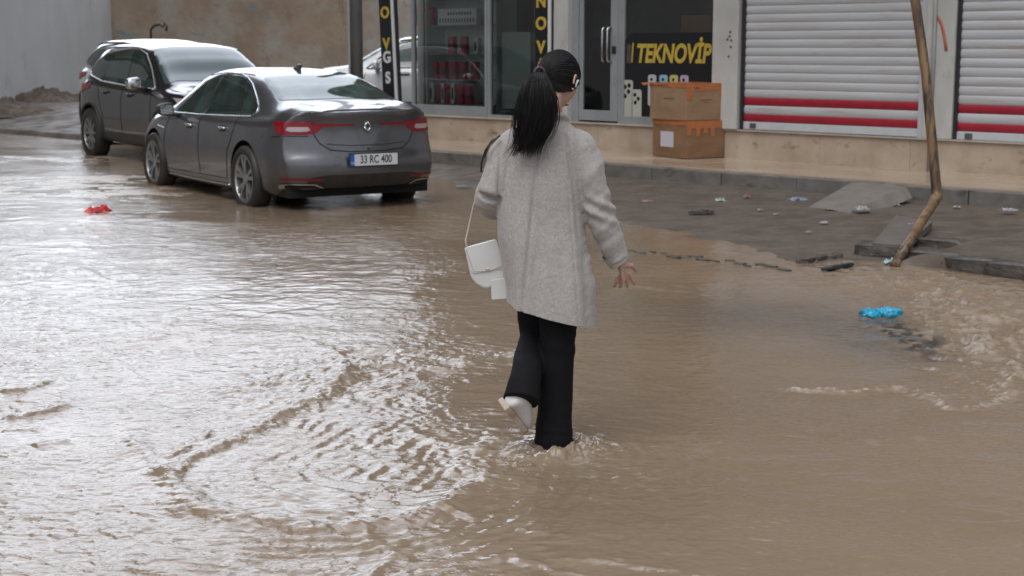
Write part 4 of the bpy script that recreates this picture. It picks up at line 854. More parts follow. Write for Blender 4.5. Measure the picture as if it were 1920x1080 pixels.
sedan.line('boot_seam', [(-.56, .95), (-.55, .83), (-.50, .74), (-.40, .675), (-.2, .655), (.2, .655), (.40, .675), (.50, .74), (.55, .83), (.56, .95)], 'B', .006, gapm, SR, 0)
sedan.line('boot_crease', [(-.44, .735), (-.2, .715), (.2, .715), (.44, .735)], 'B', .005, gapm, SR, -.002)
sedan.line('bumper_seam', [(.90, .80), (.80, .815), (.60, .812)], 'B', .004, gapm, SR, 0)
sedan.line('boot_lip', [(-.60, 1.045), (-.3, 1.06), (0, 1.064), (.3, 1.06), (.60, 1.045)], 'B', .008, paintg, SR, .004)
sedan.patch('diffuser', [[(-.70, .22), (.70, .22), (.62, .40), (.45, .43), (-.45, .43), (-.62, .40)]], 'B', blackp, SR, .004, -.4)
pl = sedan.onsurf([(0, .585)], 'B', .02) or sedan.onsurf([(0, .585), (.01, .585)], 'B', .02)
px_ = pl[0].x if pl else -1.09
PRT = bpy.data.objects.new('number_plate', None); C.objects.link(PRT); PRT.parent = SR; PRT.location = (px_-.012, -.02, .575); PRT.empty_display_size = .1
PRT.rotation_euler = (RAD(0), 0, 0)
q = MB(); q.box(-.01, .008, -.275, .275, -.07, .07); q.build('plate_frame', blackp, PRT, bevel=.004)
q = MB(); q.box(-.0125, -.0102, -.262, .218, -.057, .057); q.build('plate_sheet', mat('plate_white', (.60, .61, .64), .35), PRT)
q = MB(); q.box(-.0125, -.0102, .2185, .262, -.057, .057); PRT.children[-1].name; q.v = [(a, b, c) for a, b, c in q.v]; q.build('plate_band', mat('plate_blue', (.02, .10, .42), .35), PRT)
Mx = Matrix.Rotation(-PI/2, 4, 'Z') @ Matrix.Rotation(PI/2, 4, 'X')
text_mesh('plate_text', '33 RC 400', .11, blk, PRT, (-.0128, -.02, 0), Mx, .0008, .74, offset=.002)
text_mesh('band_text', 'TR', .034, whitem, PRT, (-.0128, .240, -.03), Mx, .0006, 1)
q = MB(); bp_ = sedan.onsurf([(0, .895), (.001, .895)], 'B', .012)[0]
D1 = [(0, .052), (.036, 0), (0, -.052), (-.036, 0)]
for (a, b) in ((0, 1), (1, 2), (2, 3), (3, 0)):
    q.tube([(bp_.x, D1[a][0], bp_.z+D1[a][1]), (bp_.x-.004, (D1[a][0]+D1[b][0])/2, bp_.z+(D1[a][1]+D1[b][1])/2), (bp_.x, D1[b][0], bp_.z+D1[b][1])], .010, 8)
q.build('badge', chrome, SR, smooth=True)
fin = MB(); fin.prism([(.62, 1.425), (.80, 1.445), (.64, 1.50), (.60, 1.50)], -.02, .02, 'y'); fin.build('roof_fin', paintg, SR, bevel=.01)
for sg in (1, -1): sedan.patch('headlamp', [[(sg*.45, .66), (sg*.80, .70), (sg*.84, .78), (sg*.50, .74)]], 'F', clearl, SR, .005, -.1)
sedan.patch('grille', [[(-.40, .50), (.40, .50), (.44, .72), (-.44, .72)]], 'F', blackp, SR, .004, 0)

# ---- dark crossover facing the viewer, and two white cars beyond
def sc(st, kx=1, kz=1, kw=1): return [(r[0]*kx, r[1], r[2]*kw, r[3]*kw, r[4]*kz, r[5]*kw, r[6]*kz, r[7]*kw, r[8]*kz, r[9]*kz) for r in st]
SUV = [(-.80, .40, .74, .80, .70, .76, 1.02, .56, 1.17, 1.19), (-.66, .34, .80, .87, .70, .83, 1.05, .56, 1.30, 1.33), (-.35, .28, .85, .915, .68, .86, 1.06, .58, 1.46, 1.50), (.2, .25, .87, .925, .66, .875, 1.05, .61, 1.565, 1.615), (1.0, .24, .875, .92, .66, .875, 1.02, .62, 1.57, 1.625), (1.55, .24, .875, .92, .66, .872, 1.005, .625, 1.53, 1.585),
       (1.95, .24, .875, .922, .66, .868, .995, .655, 1.37, 1.425), (2.35, .24, .875, .93, .66, .86, .985, .71, 1.15, 1.195), (2.6, .24, .875, .93, .66, .85, .975, .74, 1.045, 1.085), (3.0, .26, .84, .91, .64, .82, .95, .72, 1.00, 1.035), (3.35, .30, .78, .86, .62, .76, .89, .66, .93, .965), (3.54, .34, .72, .79, .60, .69, .80, .58, .85, .87)]
def crossover(name, label, loc, rz, paint, simple=False, st=SUV, white=False):
    c = Car(st, (((.3, .5, .8, 1.1, 1.4, 1.6), (.06, 0, .0, .02, .06, .08), .20), ((.3, .5, .7, .85, 1.0), (.06, 0, .0, .03, .08), .32)), 150 if not simple else 110, 40)
    r = root(name, label, 'car', loc, rz); wb = 2.675
    c.arch(0, .36, .41); c.arch(wb, .36, .41); c.body(paint, r)
    for y in (.84, -.84):
        for x in (0, wb): wheel(r, x, y, .36, .36, .23, .245, 'wide', rimm if not white else rimd)
    q = MB()
    for x in (0, wb):
        for sg in (1, -1):
            b = len(q.v); n = 20
            for k in range(n+1):
                t = PI*1.25*k/n-PI*.125
                for yy in (sg*.5, sg*.88): q.v.append((x+.415*math.cos(t), yy, .36+.415*math.sin(t)))
            q.f += [(b+2*k, b+2*k+1, b+2*k+3, b+2*k+2) for k in range(n)]
        q.box(x-.42, x+.42, -.5, .5, .28, .8)
    q.box(-.6, 3.3, -.75, .75, .27, .4); q.build('underbody', liner, r)
    A = [(1.22, 1.06), (2.14, 1.035), (1.80, 1.30), (1.55, 1.455), (1.38, 1.50), (1.22, 1.515)]; B_ = [(.28, 1.105), (1.17, 1.062), (1.17, 1.52), (.85, 1.52), (.58, 1.50), (.40, 1.43)]; Q = [(-.42, 1.31), (-.30, 1.20), (.24, 1.115), (.36, 1.425), (.52, 1.495), (-.10, 1.475), (-.36, 1.42)]
    Q = [(-.36, 1.24), (-.28, 1.185), (.24, 1.112), (.50, 1.48), (.16, 1.45), (-.16, 1.36)]
    for V in 'LR':
        for P in (A, B_, Q): c.patch('side_window', rounded(P, .03, 2), V, glassd, r, .004, .05)
        c.line('window_trim', [(2.18, 1.02), (1.2, 1.045), (.3, 1.09), (-.28, 1.165), (-.40, 1.23), (-.34, 1.29), (-.16, 1.385), (.14, 1.475), (.5, 1.515), (.9, 1.54), (1.3, 1.535), (1.6, 1.47), (1.86, 1.30), (2.2, 1.03)], V, .011, chrome if not white else blackp, r, .004)
        c.line('door_seam', [(1.195, 1.04), (1.20, .7), (1.19, .40)], V, .005, gapm, r, 0); c.line('door_seam', [(2.2, .97), (2.27, .7), (2.22, .40)], V, .005, gapm, r, 0); c.line('door_seam', [(.27, 1.08), (.36, .85), (.48, .68), (.52, .42)], V, .005, gapm, r, 0)
        c.patch('side_cladding', [[(.42, .27), (2.25, .27), (2.25, .40), (.42, .40)]], V, blackp, r, .008, -.2); c.line('sill_strip', [(.55, .45), (1.3, .43), (2.2, .45)], V, .012, chrome if not white else blackp, r, .004)
        sg = 1 if V == 'L' else -1; handle(c, .60, .955, sg, paint, r); handle(c, 1.50, .935, sg, paint, r); mirror(r, 1.98, sg*.91, 1.09, sg, chrome if not white else paint, .17, .15)
        for cx in (0, wb):
            P = [(cx+.425*math.cos(t), .36+.425*math.sin(t)) for t in np.linspace(-.15, PI+.15, 24)]; c.line('arch_trim', P, V, .022, blackp, r, .0)
        c.line('roof_rail', [(-.15, sg*.59), (.3, sg*.615), (1.3, sg*.63), (1.6, sg*.63)], 'T', .014, chrome if not white else blackp, r, .012)
    c.patch('windscreen', rounded([(2.44, -.77), (2.50, 0), (2.44, .77), (1.64, .61), (1.60, 0), (1.64, -.61)], [.06, .3, .06, .06, .3, .06]), 'T', screen, r, .005, .03)
    c.patch('rear_window', [rounded([(-.60, 1.10), (.60, 1.10), (.50, 1.42), (-.50, 1.42)], .05)], 'B', glassd, r, .005, .05)
    for sg in (1, -1):
        c.patch('tail_lamp', [[(sg*.60, .92), (sg*.90, .92), (sg*.90, 1.06), (sg*.60, 1.04)]], 'B', redl, r, .006, -.3)
        c.patch('headlamp', [[(sg*.44, .80), (sg*.86, .86), (sg*.86, .93), (sg*.50, .88)]], 'F', clearl, r, .006, -.3)
        c.line('bonnet_seam', [(2.5, sg*.76), (3.0, sg*.73), (3.4, sg*.62)], 'T', .005, gapm, r, 0)
    c.patch('grille', [rounded([(-.42, .52), (.42, .52), (.48, .84), (-.48, .84)], .06)], 'F', blackp, r, .005, 0)
    P = c.onsurf([(2.50, -.30), (2.36, .25)], 'T', .012); q = MB(); q.tube(P, .010, 6); q.build('wiper', blackp, r)
    P = c.onsurf([(2.50, .30), (2.38, .68)], 'T', .012); q = MB(); q.tube(P, .010, 6); q.build('wiper', blackp, r)
    q = MB(); q.box(1.72, 1.80, -.10, .10, 1.40, 1.46, rot=Matrix.Rotation(-.3, 3, 'Y')) if False else None
    return r, c
paintk = mat('black_paint', (.016, .015, .015), .18, .2, (.022, .020, .019), 3, coat=1.0, spec=.6); add_layer(paintk, (.06, .05, .04), 5, .62, .85, seed=9)
UX, UY, UH = -5.55, 23.55, RAD(-90+35)
SUVR, cc = crossover('dark_crossover', 'black crossover parked facing the grey sedan, roof rails and chrome window trim', (UX, UY, -.05), UH, paintk); SUVR.scale = (1.06, 1.06, 1.06)
paintw = mat('white_paint', (.60, .61, .62), .25, 0, (.52, .53, .54), 2, coat=.8)
hx, hy = math.cos(UH), math.sin(UH)
crossover('white_hatchback', 'white hatchback mostly hidden behind the black crossover', (-6.72, 27.4, .12), UH, paintw, True, sc(SUV, 1, 1.0), True)
crossover('white_crossover', 'white car behind the grey pole, beyond the grey sedan', (-.36, 28.2, .20), RAD(180-4), paintw, True, SUV, True)
# ================================================================== PERSON
PB = Vector((.165, 6.0, 0.0))
def P(px, py, dy=0.0): return surveyY(px, py, 6.0+dy) - PB
PR = root('person', 'woman in a long grey wool coat and black trousers wading away, head turned right', 'person', PB)
def remeshed(mb, name, vox, m, parent, smooth_it=2, loc=None):
    me = bpy.data.meshes.new(name); me.from_pydata(mb.v, [], mb.f); bm = bmesh.new(); bm.from_mesh(me); bmesh.ops.recalc_face_normals(bm, faces=bm.faces); bm.to_mesh(me); bm.free()
    t = bpy.data.objects.new('tmp', me); C.objects.link(t); r = t.modifiers.new('r', 'REMESH'); r.mode = 'VOXEL'; r.voxel_size = vox
    if smooth_it: s_ = t.modifiers.new('s', 'SMOOTH'); s_.iterations = smooth_it; s_.factor = .5
    bpy.context.view_layer.update(); nm = bpy.data.meshes.new_from_object(t.evaluated_get(bpy.context.evaluated_depsgraph_get())); bpy.data.objects.remove(t); bpy.data.meshes.remove(me)
    nm.name = name; nm.materials.clear(); return link(name, nm, m, parent, smooth=True)
def displace(o, fn):
    me = o.data; n = len(me.vertices); co = np.empty(n*3, np.float32); me.vertices.foreach_get('co', co); co = co.reshape(-1, 3).astype(float)
    no = np.empty(n*3, np.float32); me.vertices.foreach_get('normal', no); no = no.reshape(-1, 3)
    co = fn(co, no); me.vertices.foreach_set('co', co.astype(np.float32).ravel()); me.update()
def rings(mb, rows, n=48, power=2.3):             # rows: centre, half width x, half depth y
    b = len(mb.v)
    for (c, rx, ry) in rows:
        for k in range(n):
            a = 2*PI*k/n; ca, sa = math.cos(a), math.sin(a); e = 2/power
            mb.v.append((c[0]+rx*math.copysign(abs(ca)**e, ca), c[1]+ry*math.copysign(abs(sa)**e, sa), c[2]))
    for i in range(len(rows)-1):
        for k in range(n): mb.f.append((b+i*n+k, b+i*n+(k+1) % n, b+(i+1)*n+(k+1) % n, b+(i+1)*n+k))
    mb.f.append(tuple(b+k for k in range(n))[::-1]); e = b+(len(rows)-1)*n; mb.f.append(tuple(e+k for k in range(n)))
def spl(pts, rad, n=24):
    t = np.linspace(0, 1, len(pts)); q = np.linspace(0, 1, n); A = np.array([list(p) for p in pts]); B2 = np.stack([pchip(t, A[:, k], q) for k in range(3)], 1)
    if hasattr(rad[0], '__len__'): R_ = [(float(a), float(b)) for a, b in zip(pchip(t, [r[0] for r in rad], q), pchip(t, [r[1] for r in rad], q))]
    else: R_ = [float(x) for x in pchip(t, rad, q)]
    return [Vector(p) for p in B2], R_
skin = mat('skin', (.52, .33, .26), .5, 0, (.45, .27, .21), 9, 4, .1, 60, bdist=.001); skin.node_tree.nodes['Principled BSDF'].inputs['Subsurface Weight'].default_value = .15; skin.node_tree.nodes['Principled BSDF'].inputs['Subsurface Radius'].default_value = (.012, .005, .003)
# head frame
HC = P(1046, 153, .02); F = Vector((.46, .76, -.46)).normalized(); Rt = F.cross(Vector((0, 0, 1))).normalized(); Up = Rt.cross(F).normalized()
def head_pt(f, r, u): return HC + F*f + Rt*r + Up*u
m = MB(); nu, nv = 72, 54; b0 = 0
for i in range(nv+1):
    th = PI*i/nv
    for j in range(nu):
        ph = 2*PI*j/nu; x = math.sin(th)*math.cos(ph); y = math.sin(th)*math.sin(ph); z = math.cos(th)     # x forward, y right, z up
        f = x*.092; r = y*.073; u = z*.110
        if z < 0: f = f*(1-.10*z*z) + (.004*(-z) if x > 0 else .022*(-z)); r *= (1-.34*(-z)**1.3)
        if x < 0: f *= 1.05
        g = lambda fr, uu, sr, su: math.exp(-((r-fr)/sr)**2-((u-uu)/su)**2) if x > 0 else 0
        f += .022*g(0, -.022, .010, .016) + .010*g(0, .002, .007, .02) + .005*g(0, .026, .04, .010) - .008*g(.030, .008, .014, .011) - .008*g(-.030, .008, .014, .011) + .007*g(0, -.052, .018, .006) + .006*g(0, -.063, .016, .005) - .004*g(0, -.0575, .02, .0022) + .008*g(0, -.088, .018, .014) + .004*g(.042, -.02, .018, .02)+.004*g(-.042, -.02, .018, .02)
        m.v.append(tuple(head_pt(f, r, u)))
for i in range(nv):
    for j in range(nu): m.f.append((i*nu+j, i*nu+(j+1) % nu, (i+1)*nu+(j+1) % nu, (i+1)*nu+j))
def ear(sg):
    b = len(m.v); n, k2 = 14, 8; c = head_pt(-.008, sg*.072, -.008)
    pts = [c + F*(.016*math.cos(t)-.004)*(1+.25*math.sin(t)) + Up*(.030*math.sin(t)) + Rt*sg*(.010+.006*(-math.cos(t))) for t in np.linspace(-PI*.62, PI*1.15, 18)]
    m.tube(pts, .0048, 8); m.tube([c+Up*-.024, c+Up*.02], [(.012, .004), (.014, .004)], 8)
ear(1); ear(-1)
neck0 = P(1030, 232, .03)
m.tube(*spl([head_pt(-.02, 0, -.04), head_pt(-.025, 0, -.10), neck0, P(1028, 262, .03)], [.052, .050, .054, .07], 10), 20)
rings(m, [(P(1027, 505, .02), .13, .09), (P(1027, 470, .02), .155, .10), (P(1027, 440, .02), .15, .10), (P(1025, 380, .02), .115, .085), (P(1023, 320, .02), .135, .095), (P(1022, 275, .02), .15, .085), (P(1024, 250, .025), .12, .06)], 36)
# right arm reaching out to the side, left arm bent forward
SHR, ELR, WRR = P(1086, 262, .02), P(1120, 385, .0), P(1163, 492, .03)
m.tube(*spl([SHR, ELR, WRR], [.048, .038, .0235], 14), 16)
SHL, ELL, WRL = P(968, 290, .03), P(925, 362, .0), P(927, 389, .20)
m.tube(*spl([SHL, SHL.lerp(ELL, .5), ELL], [.040, .036, .032], 8), 16); m.tube(*spl([ELL, P(920, 377, .05), WRL], [.032, .030, .022], 8), 16)
# legs
HPR, KNR, ANR = P(1052, 470, .02), P(1050, 640, .02), P(1038, 812, .02)
HPL, KNL, ANL = P(1000, 470, .02), P(1006, 622, .16), P(970, 742, -.14)
for a, b, c in ((HPR, KNR, ANR), (HPL, KNL, ANL)): m.tube(*spl([a, a.lerp(b, .5), b], [.088, .074, .055], 10), 18); m.tube(*spl([b, b.lerp(c, .35), c], [.054, .052, .033], 10), 16)
m.tube(*spl([ANR, P(1037, 840, .03), P(1040, 850, .14)], [.033, .034, .022], 6), 14); m.tube(*spl([ANL, P(966, 762, -.13), P(980, 785, -.075)], [.032, .027, .018], 6), 14)
def hand(w_, d_, pn, sg, curl, parent=None):      # w_ wrist, d_ direction of the hand, pn palm normal, sg thumb side
    d_ = d_.normalized(); sd = d_.cross(pn).normalized()*sg; pn = pn.normalized()
    m.tube([w_-d_*.01, w_+d_*.015, w_+d_*.045, w_+d_*.078], [(.016, .022), (.015, .026), (.013, .036), (.011, .037)], 14)
    b = len(m.v); ax = sd
    rows = [w_+d_*t for t in (0, .03, .06, .082)]
    for k, (off, ln, sp) in enumerate(((.030, .066, .26), (.010, .074, .07), (-.010, .068, -.10), (-.028, .054, -.30))):
        p = w_+d_*.076+sd*off; dr = (d_+sd*sp).normalized(); pts = [p-dr*.02, p]; c = curl*(.7+.25*k)
        for j, f in enumerate((.46, .30, .24)):
            dr = (dr*math.cos(c*(.5+.3*j))+pn*math.sin(c*(.5+.3*j))).normalized(); p = p+dr*ln*f; pts.append(p)
        m.tube(pts, [.0088, .0088, .0080, .0072, .0054], 10)
    p = w_+d_*.022+sd*.022; dr = (d_*.55+sd*.75+pn*.35).normalized(); pts = [p-dr*.015, p, p+dr*.032]; dr2 = (d_*.85+sd*.35+pn*.3).normalized(); pts += [pts[-1]+dr2*.026, pts[-1]+dr2*.046]
    m.tube(pts, [.013, .0125, .0105, .0090, .0065], 10)
hand(WRR, Vector((.20, .38, -.90)), Vector((-.25, .85, .40)), 1, .40)
hand(WRL, Vector((.35, .90, .1)), Vector((.2, -.1, -1)), 1, 1.1)
bodyo = remeshed(m, 'body', .0042, skin, PR, 1)
# eyes and lips as small coloured parts
for sg in (1, -1):
    bm = bmesh.new(); bmesh.ops.create_uvsphere(bm, u_segments=16, v_segments=10, radius=.0118); me = bpy.data.meshes.new('eye'); bm.to_mesh(me); bm.free()
    o = link('eye', me, mat('eye_white', (.6, .58, .55), .1), PR, True); o.location = head_pt(.074, sg*.030, .008)
    bm = bmesh.new(); bmesh.ops.create_uvsphere(bm, u_segments=12, v_segments=8, radius=.0055); me = bpy.data.meshes.new('iris'); bm.to_mesh(me); bm.free(); q = link('iris', me, mat('iris', (.03, .015, .01), .05), o, True); q.location = F*.0085
    q = MB(); q.tube([head_pt(.086, sg*.016, .026), head_pt(.084, sg*.032, .031), head_pt(.072, sg*.048, .026)], [.0018, .0026, .0014], 6); q.build('eyebrow', mat('eyebrow', (.02, .015, .012), .8), PR, smooth=True)
q = MB(); q.tube([head_pt(.088, -.020, -.058), head_pt(.096, 0, -.055), head_pt(.088, .020, -.058)], [.002, .0055, .002], 8); q.build('lips', mat('lips', (.42, .14, .12), .4), PR, smooth=True)
q = MB(); e = head_pt(-.002, .087, -.004); q.tube([e+Up*.004, e+Up*-.006-F*.002, e+Up*-.020], [.0045, .0035, .0028], 8); q.tube([e+Up*.012+F*.004, e+Up*.002], [.0045, .005], 8); q.build('earbud', mat('white_plastic', (.75, .75, .74), .25), PR, smooth=True)
# ---- trousers
tro = mat('black_trousers', (.006, .006, .0075), .9, 0, (.010, .010, .012), 5, 4, .25, 90, spec=.2, bdist=.002)
m = MB()
m.tube(*spl([P(1044, 440, .02), P(1047, 560, .015), P(1046, 640, .02), P(1042, 740, .02), P(1039, 800, .02), P(1036, 858, .025)], [(.09, .105), (.084, .094), (.072, .080), (.068, .078), (.074, .086), (.082, .098)], 30), 32)
m.tube(*spl([P(1000, 440, .02), P(1004, 540, .09), KNL+Vector((0, .0, 0)), KNL.lerp(ANL, .35)+Vector((.0, 0, .0)), P(984, 715, -.10), P(977, 752, -.15)], [(.09, .10), (.082, .088), (.072, .074), (.062, .070), (.063, .072), (.072, .080)], 34), 32)
rings(m, [(P(1026, 500, .02), .150, .11), (P(1026, 460, .02), .155, .11), (P(1026, 415, .02), .13, .10)], 36)
tr = remeshed(m, 'trousers', .006, tro, PR, 3)
def tw(co, no):
    n = fbm(co[:, 0]*7+co[:, 2]*3, co[:, 2]*9+co[:, 1]*4, 3, 5); w1 = np.exp(-((co[:, 2]-.45)/.10)**2)+.8*sstep(.30, .05, co[:, 2]); d = .004*n + .006*w1*fbm(co[:, 0]*5+co[:, 2]*16, co[:, 2]*22+co[:, 1]*5, 2, 9)
    cr = np.exp(-((co[:, 0]-(P(1047, 600)[0]))/.006)**2)*(co[:, 0] > 0)*.0; return co + no*(d+cr)[:, None]
displace(tr, tw)
# ---- coat
wool = mat('grey_wool', (.385, .360, .342), .95, 0, (.325, .302, .286), 70, 10, .45, 200, lo=.40, hi=.62, sheen=.25, spec=.2, bdist=.004)
add_layer(wool, (.48, .448, .422), 150, .54, .66); add_layer(wool, (.22, .20, .185), 170, .58, .70, seed=2)
m = MB(); dy = .02
lv = [(214, 1034, .046, .050), (224, 1033, .056, .058), (236, 1030, .095, .072), (250, 1027, .142, .085), (268, 1024, .158, .098), (300, 1018, .165, .112), (340, 1014, .168, .122), (390, 1012, .172, .130), (440, 1016, .176, .140), (490, 1024, .179, .150), (530, 1030, .180, .158), (565, 1032, .180, .165), (602, 1033, .178, .170), (630, 1033, .177, .172)]
rings(m, [(P(cx, py, dy), rx, ry) for py, cx, rx, ry in lv], 60, 2.35)
m.tube(*spl([P(1068, 262, .02), P(1090, 282, .02), P(1108, 340, .0), P(1122, 392, .0), P(1142, 445, .01), P(1158, 486, .025)], [(.060, .066), (.067, .072), (.064, .068), (.062, .064), (.055, .056), (.047, .048)], 26), 26)
m.tube(*spl([P(985, 264, .02), P(957, 280, .02), P(935, 320, .0), P(921, 365, -.01)], [(.070, .07), (.068, .07), (.062, .066), (.058, .064)], 16), 26); m.tube(*spl([P(921, 360, -.01), P(917, 376, .03), P(922, 386, .10), P(928, 390, .17)], [(.058, .062), (.060, .058), (.055, .052), (.048, .046)], 14), 24)
# collar roll
m.tube(*spl([P(1066, 226, .02), P(1052, 216, -.035), P(1030, 214, -.05), P(1008, 222, -.03), P(1002, 232, .03)], [.012, .014, .015, .014, .012], 20), 12)
ct = remeshed(m, 'coat', .0062, wool, PR, 5)
bm = bmesh.new(); bm.from_mesh(ct.data)                     # cut the sloping hem, open below
h0 = P(952, 566)[2]; h1 = P(1112, 606)[2]; x0 = P(952, 566)[0]; x1 = P(1112, 606)[0]; sl = (h1-h0)/(x1-x0)
bmesh.ops.bisect_plane(bm, geom=bm.verts[:]+bm.edges[:]+bm.faces[:], plane_co=(x0, 0, h0), plane_no=Vector((sl, .05, -1)).normalized(), clear_outer=True)
for f in bm.faces: f.smooth = True
bm.to_mesh(ct.data); bm.free()
def cw(co, no):
    x, y, z = co[:, 0], co[:, 1], co[:, 2]; top = P(0, 240)[2]; low = sstep(1.15, .60, z); tors = 1-sstep(.15, .19, np.abs(x-P(1020, 400)[0]))
    an = np.arctan2(y-.02, x-P(1020, 400)[0]); fold = np.sin(an*5+.8+1.2*fbm(z*1.5, an*0, 2, 3))*.55+np.sin(an*9+2+1.5*fbm(z*2, an*0, 2, 8))*.3
    d = .016*low*fold*tors + .0045*fbm(x*6, z*5+y*4, 3, 13)+.0022*fbm(x*18+y*7, z*14, 3, 14)
    arm = sstep(P(1092, 0)[0], P(1104, 0)[0], x)*sstep(1.35, 1.2, z); lf = sstep(P(935, 0)[0], P(922, 0)[0], x)
    d += .007*arm*fbm(x*4+z*3, z*20-x*16, 2, 15) + .009*arm*np.exp(-((z-P(0, 392)[2])/.05)**2)*np.sin((z+x*.5)*110) + .006*lf*fbm(x*5, z*26+x*10, 2, 17)
    seam = P(1006, 300)[0]+(z-P(0, 300)[2])*(P(1006, 300)[0]-P(984, 520)[0])/(P(0, 300)[2]-P(0, 520)[2]); d -= .010*np.exp(-((x-seam)/.0065)**2)*(y < 0)*(z < P(0, 236)[2])
    for a_, b_ in ((1062, 1078), (956, 962)): 
        s2 = P(a_, 300)[0]+(P(b_, 560)[0]-P(a_, 300)[0])*(P(0, 300)[2]-z)/(P(0, 300)[2]-P(0, 560)[2]); d -= .0030*np.exp(-((x-s2)/.005)**2)*(y < 0)*(z < P(0, 330)[2])
    # armhole fold on the right and left
    ah = P(1058, 240)[0]+(P(0, 240)[2]-z)*.06+.035*np.sin(np.clip((P(0, 240)[2]-z)/.5, 0, 1)*PI*.5); d -= .012*np.exp(-((x-ah)/.008)**2)*(y < .03)*sstep(P(0, 236)[2], P(0, 262)[2], z)*sstep(P(0, 470)[2], P(0, 420)[2], z)
    ah = P(938, 262)[0]-(P(0, 262)[2]-z)*.02; d -= .010*np.exp(-((x-ah)/.008)**2)*(y < .03)*sstep(P(0, 262)[2], P(0, 300)[2], z)*sstep(P(0, 400)[2], P(0, 380)[2], z)
    return co + no*d[:, None]
displace(ct, cw)
sm = ct.modifiers.new('s', 'SOLIDIFY'); sm.thickness = .007; sm.offset = -1
lining = mat('coat_lining', (.10, .075, .065), .5); q = MB(); b = P(1098, 600, -.02)
m = MB(); m.tube([P(1147, 472, .015), P(1160, 489, .028)], [(.046, .047), (.0465, .0475)], 24, cap=False); m.build('cuff_edge', wool, PR, smooth=True)
m = MB(); m.tube([P(1159, 487, .027), P(1161, 491, .028)], [(.041, .042), (.034, .035)], 20); m.build('sleeve_lining', mat('dark_lining', (.02, .018, .018), .7), PR, smooth=True)
m = MB(); m.prism([(P(1094, 590)[0], P(0, 590)[2]), (P(1112, 592)[0], P(0, 592)[2]), (P(1108, 611)[0], P(0, 611)[2]), (P(1097, 615)[0], P(0, 615)[2])], .02, .026); m.build('coat_flap', wool, PR, bevel=.002)
m = MB(); m.prism([(P(956, 562)[0], P(0, 562)[2]), (P(1000, 560)[0], P(0, 560)[2]), (P(1002, 582)[0], P(0, 582)[2]), (P(975, 578)[0], P(0, 578)[2]), (P(958, 570)[0], P(0, 570)[2])], .13, .134); m.build('front_hem_lining', lining, PR, bevel=.001)
# ---- shoes
shoe = mat('white_shoe_leather', (.66, .65, .64), .4, 0, (.52, .49, .46), 8); sole = mat('muddy_sole', (.40, .30, .22), .6, 0, (.52, .45, .38), 12)
def mkshoe(heel, toe, upv, m1, m2):
    d = (toe-heel); ln = d.length; d.normalize(); upv = (upv-d*upv.dot(d)).normalized(); sd = d.cross(upv); nodes = [(0, .030, .030, .040), (.12, .035, .045, .050), (.35, .034, .052, .052), (.6, .042, .038, .034), (.82, .044, .026, .022), (.96, .032, .020, .016), (1.0, .012, .012, .010)]
    m = MB(); n = 24
    for t, hw, hh, cu in nodes:
        c = heel+d*ln*t
        for k in range(n):
            a = 2*PI*k/n; m.v.append(tuple(c+sd*hw*math.cos(a)+upv*(hh+hh*math.sin(a) if True else 0)))
    for i in range(len(nodes)-1):
        for k in range(n): m.f.append((i*n+k, i*n+(k+1) % n, (i+1)*n+(k+1) % n, (i+1)*n+k))
    m.f.append(tuple(range(n))[::-1]); m.f.append(tuple((len(nodes)-1)*n+k for k in range(n))); o = m.build('shoe', m1, PR, smooth=True); s_ = o.modifiers.new('s', 'SUBSURF'); s_.levels = s_.render_levels = 2
    m = MB(); L_, R_ = [], []
    for t, hw, hh, cu in nodes: c = heel+d*ln*(t*1.02-.01); L_.append(c+sd*hw*1.06); R_.append(c-sd*hw*1.06)
    pl_ = L_+R_[::-1]; n = len(pl_); m.v = [tuple(p-upv*.012) for p in pl_]+[tuple(p+upv*.012) for p in pl_]; m.f = [tuple(range(n)), tuple(range(2*n-1, n-1, -1))]+[(i, (i+1) % n, n+(i+1) % n, n+i) for i in range(n)]
    m.build('sole', m2, o, bevel=.004)
mkshoe(P(944, 757, -.19), P(981, 803, -.055), Vector((.78, .10, .60)), shoe, sole)
mkshoe(P(1034, 868, -.03), P(1040, 862, .20), Vector((0, 0, 1)), shoe, sole)
# ---- hair
hairm = mat('black_hair', (.006, .0055, .006), .52, 0, (.014, .012, .012), 30, 4, .5, 60, spec=.28, stretch=(1, 1, .15), bdist=.004)
m = MB(); nu, nv = 64, 40
for i in range(nv+1):
    th = PI*i/nv
    for j in range(nu):
        ph = 2*PI*j/nu; x = math.sin(th)*math.cos(ph); y = math.sin(th)*math.sin(ph); z = math.cos(th)
        m.v.append(tuple(head_pt(x*.101-.006, y*.083, z*.112+.010)))
for i in range(nv):
    for j in range(nu): m.f.append((i*nu+j, i*nu+(j+1) % nu, (i+1)*nu+(j+1) % nu, (i+1)*nu+j))
me = bpy.data.meshes.new('hair'); me.from_pydata(m.v, [], m.f); bm = bmesh.new(); bm.from_mesh(me)
# hairline: keep what lies behind a plane through brow and nape, and above the ear line
for co, no in ((head_pt(.060, 0, .055), (F*.80-Up*.45)), (head_pt(.004, 0, -.040), (F*.50-Up*.86))):
    bmesh.ops.bisect_plane(bm, geom=bm.verts[:]+bm.edges[:]+bm.faces[:], plane_co=co, plane_no=no.normalized(), clear_outer=True)
tie = P(1012, 137, -.065)
for v in bm.verts:                                            # combed grooves run to the tie
    d = v.co-tie; v.co += (v.co-HC).normalized()*.0022*math.sin(math.atan2(d.dot(Up), d.dot(Rt)+.4*d.dot(F))*34+d.length*9)
bm.to_mesh(me); bm.free(); o = link('hair', me, hairm, PR, True); q = o.modifiers.new('s', 'SOLIDIFY'); q.thickness = .008; q.offset = -1
q = MB()
cen = [tie, P(1007, 152, -.11), P(1008, 185, -.125), P(1006, 215, -.13), P(1000, 248, -.135), P(988, 279, -.135)]
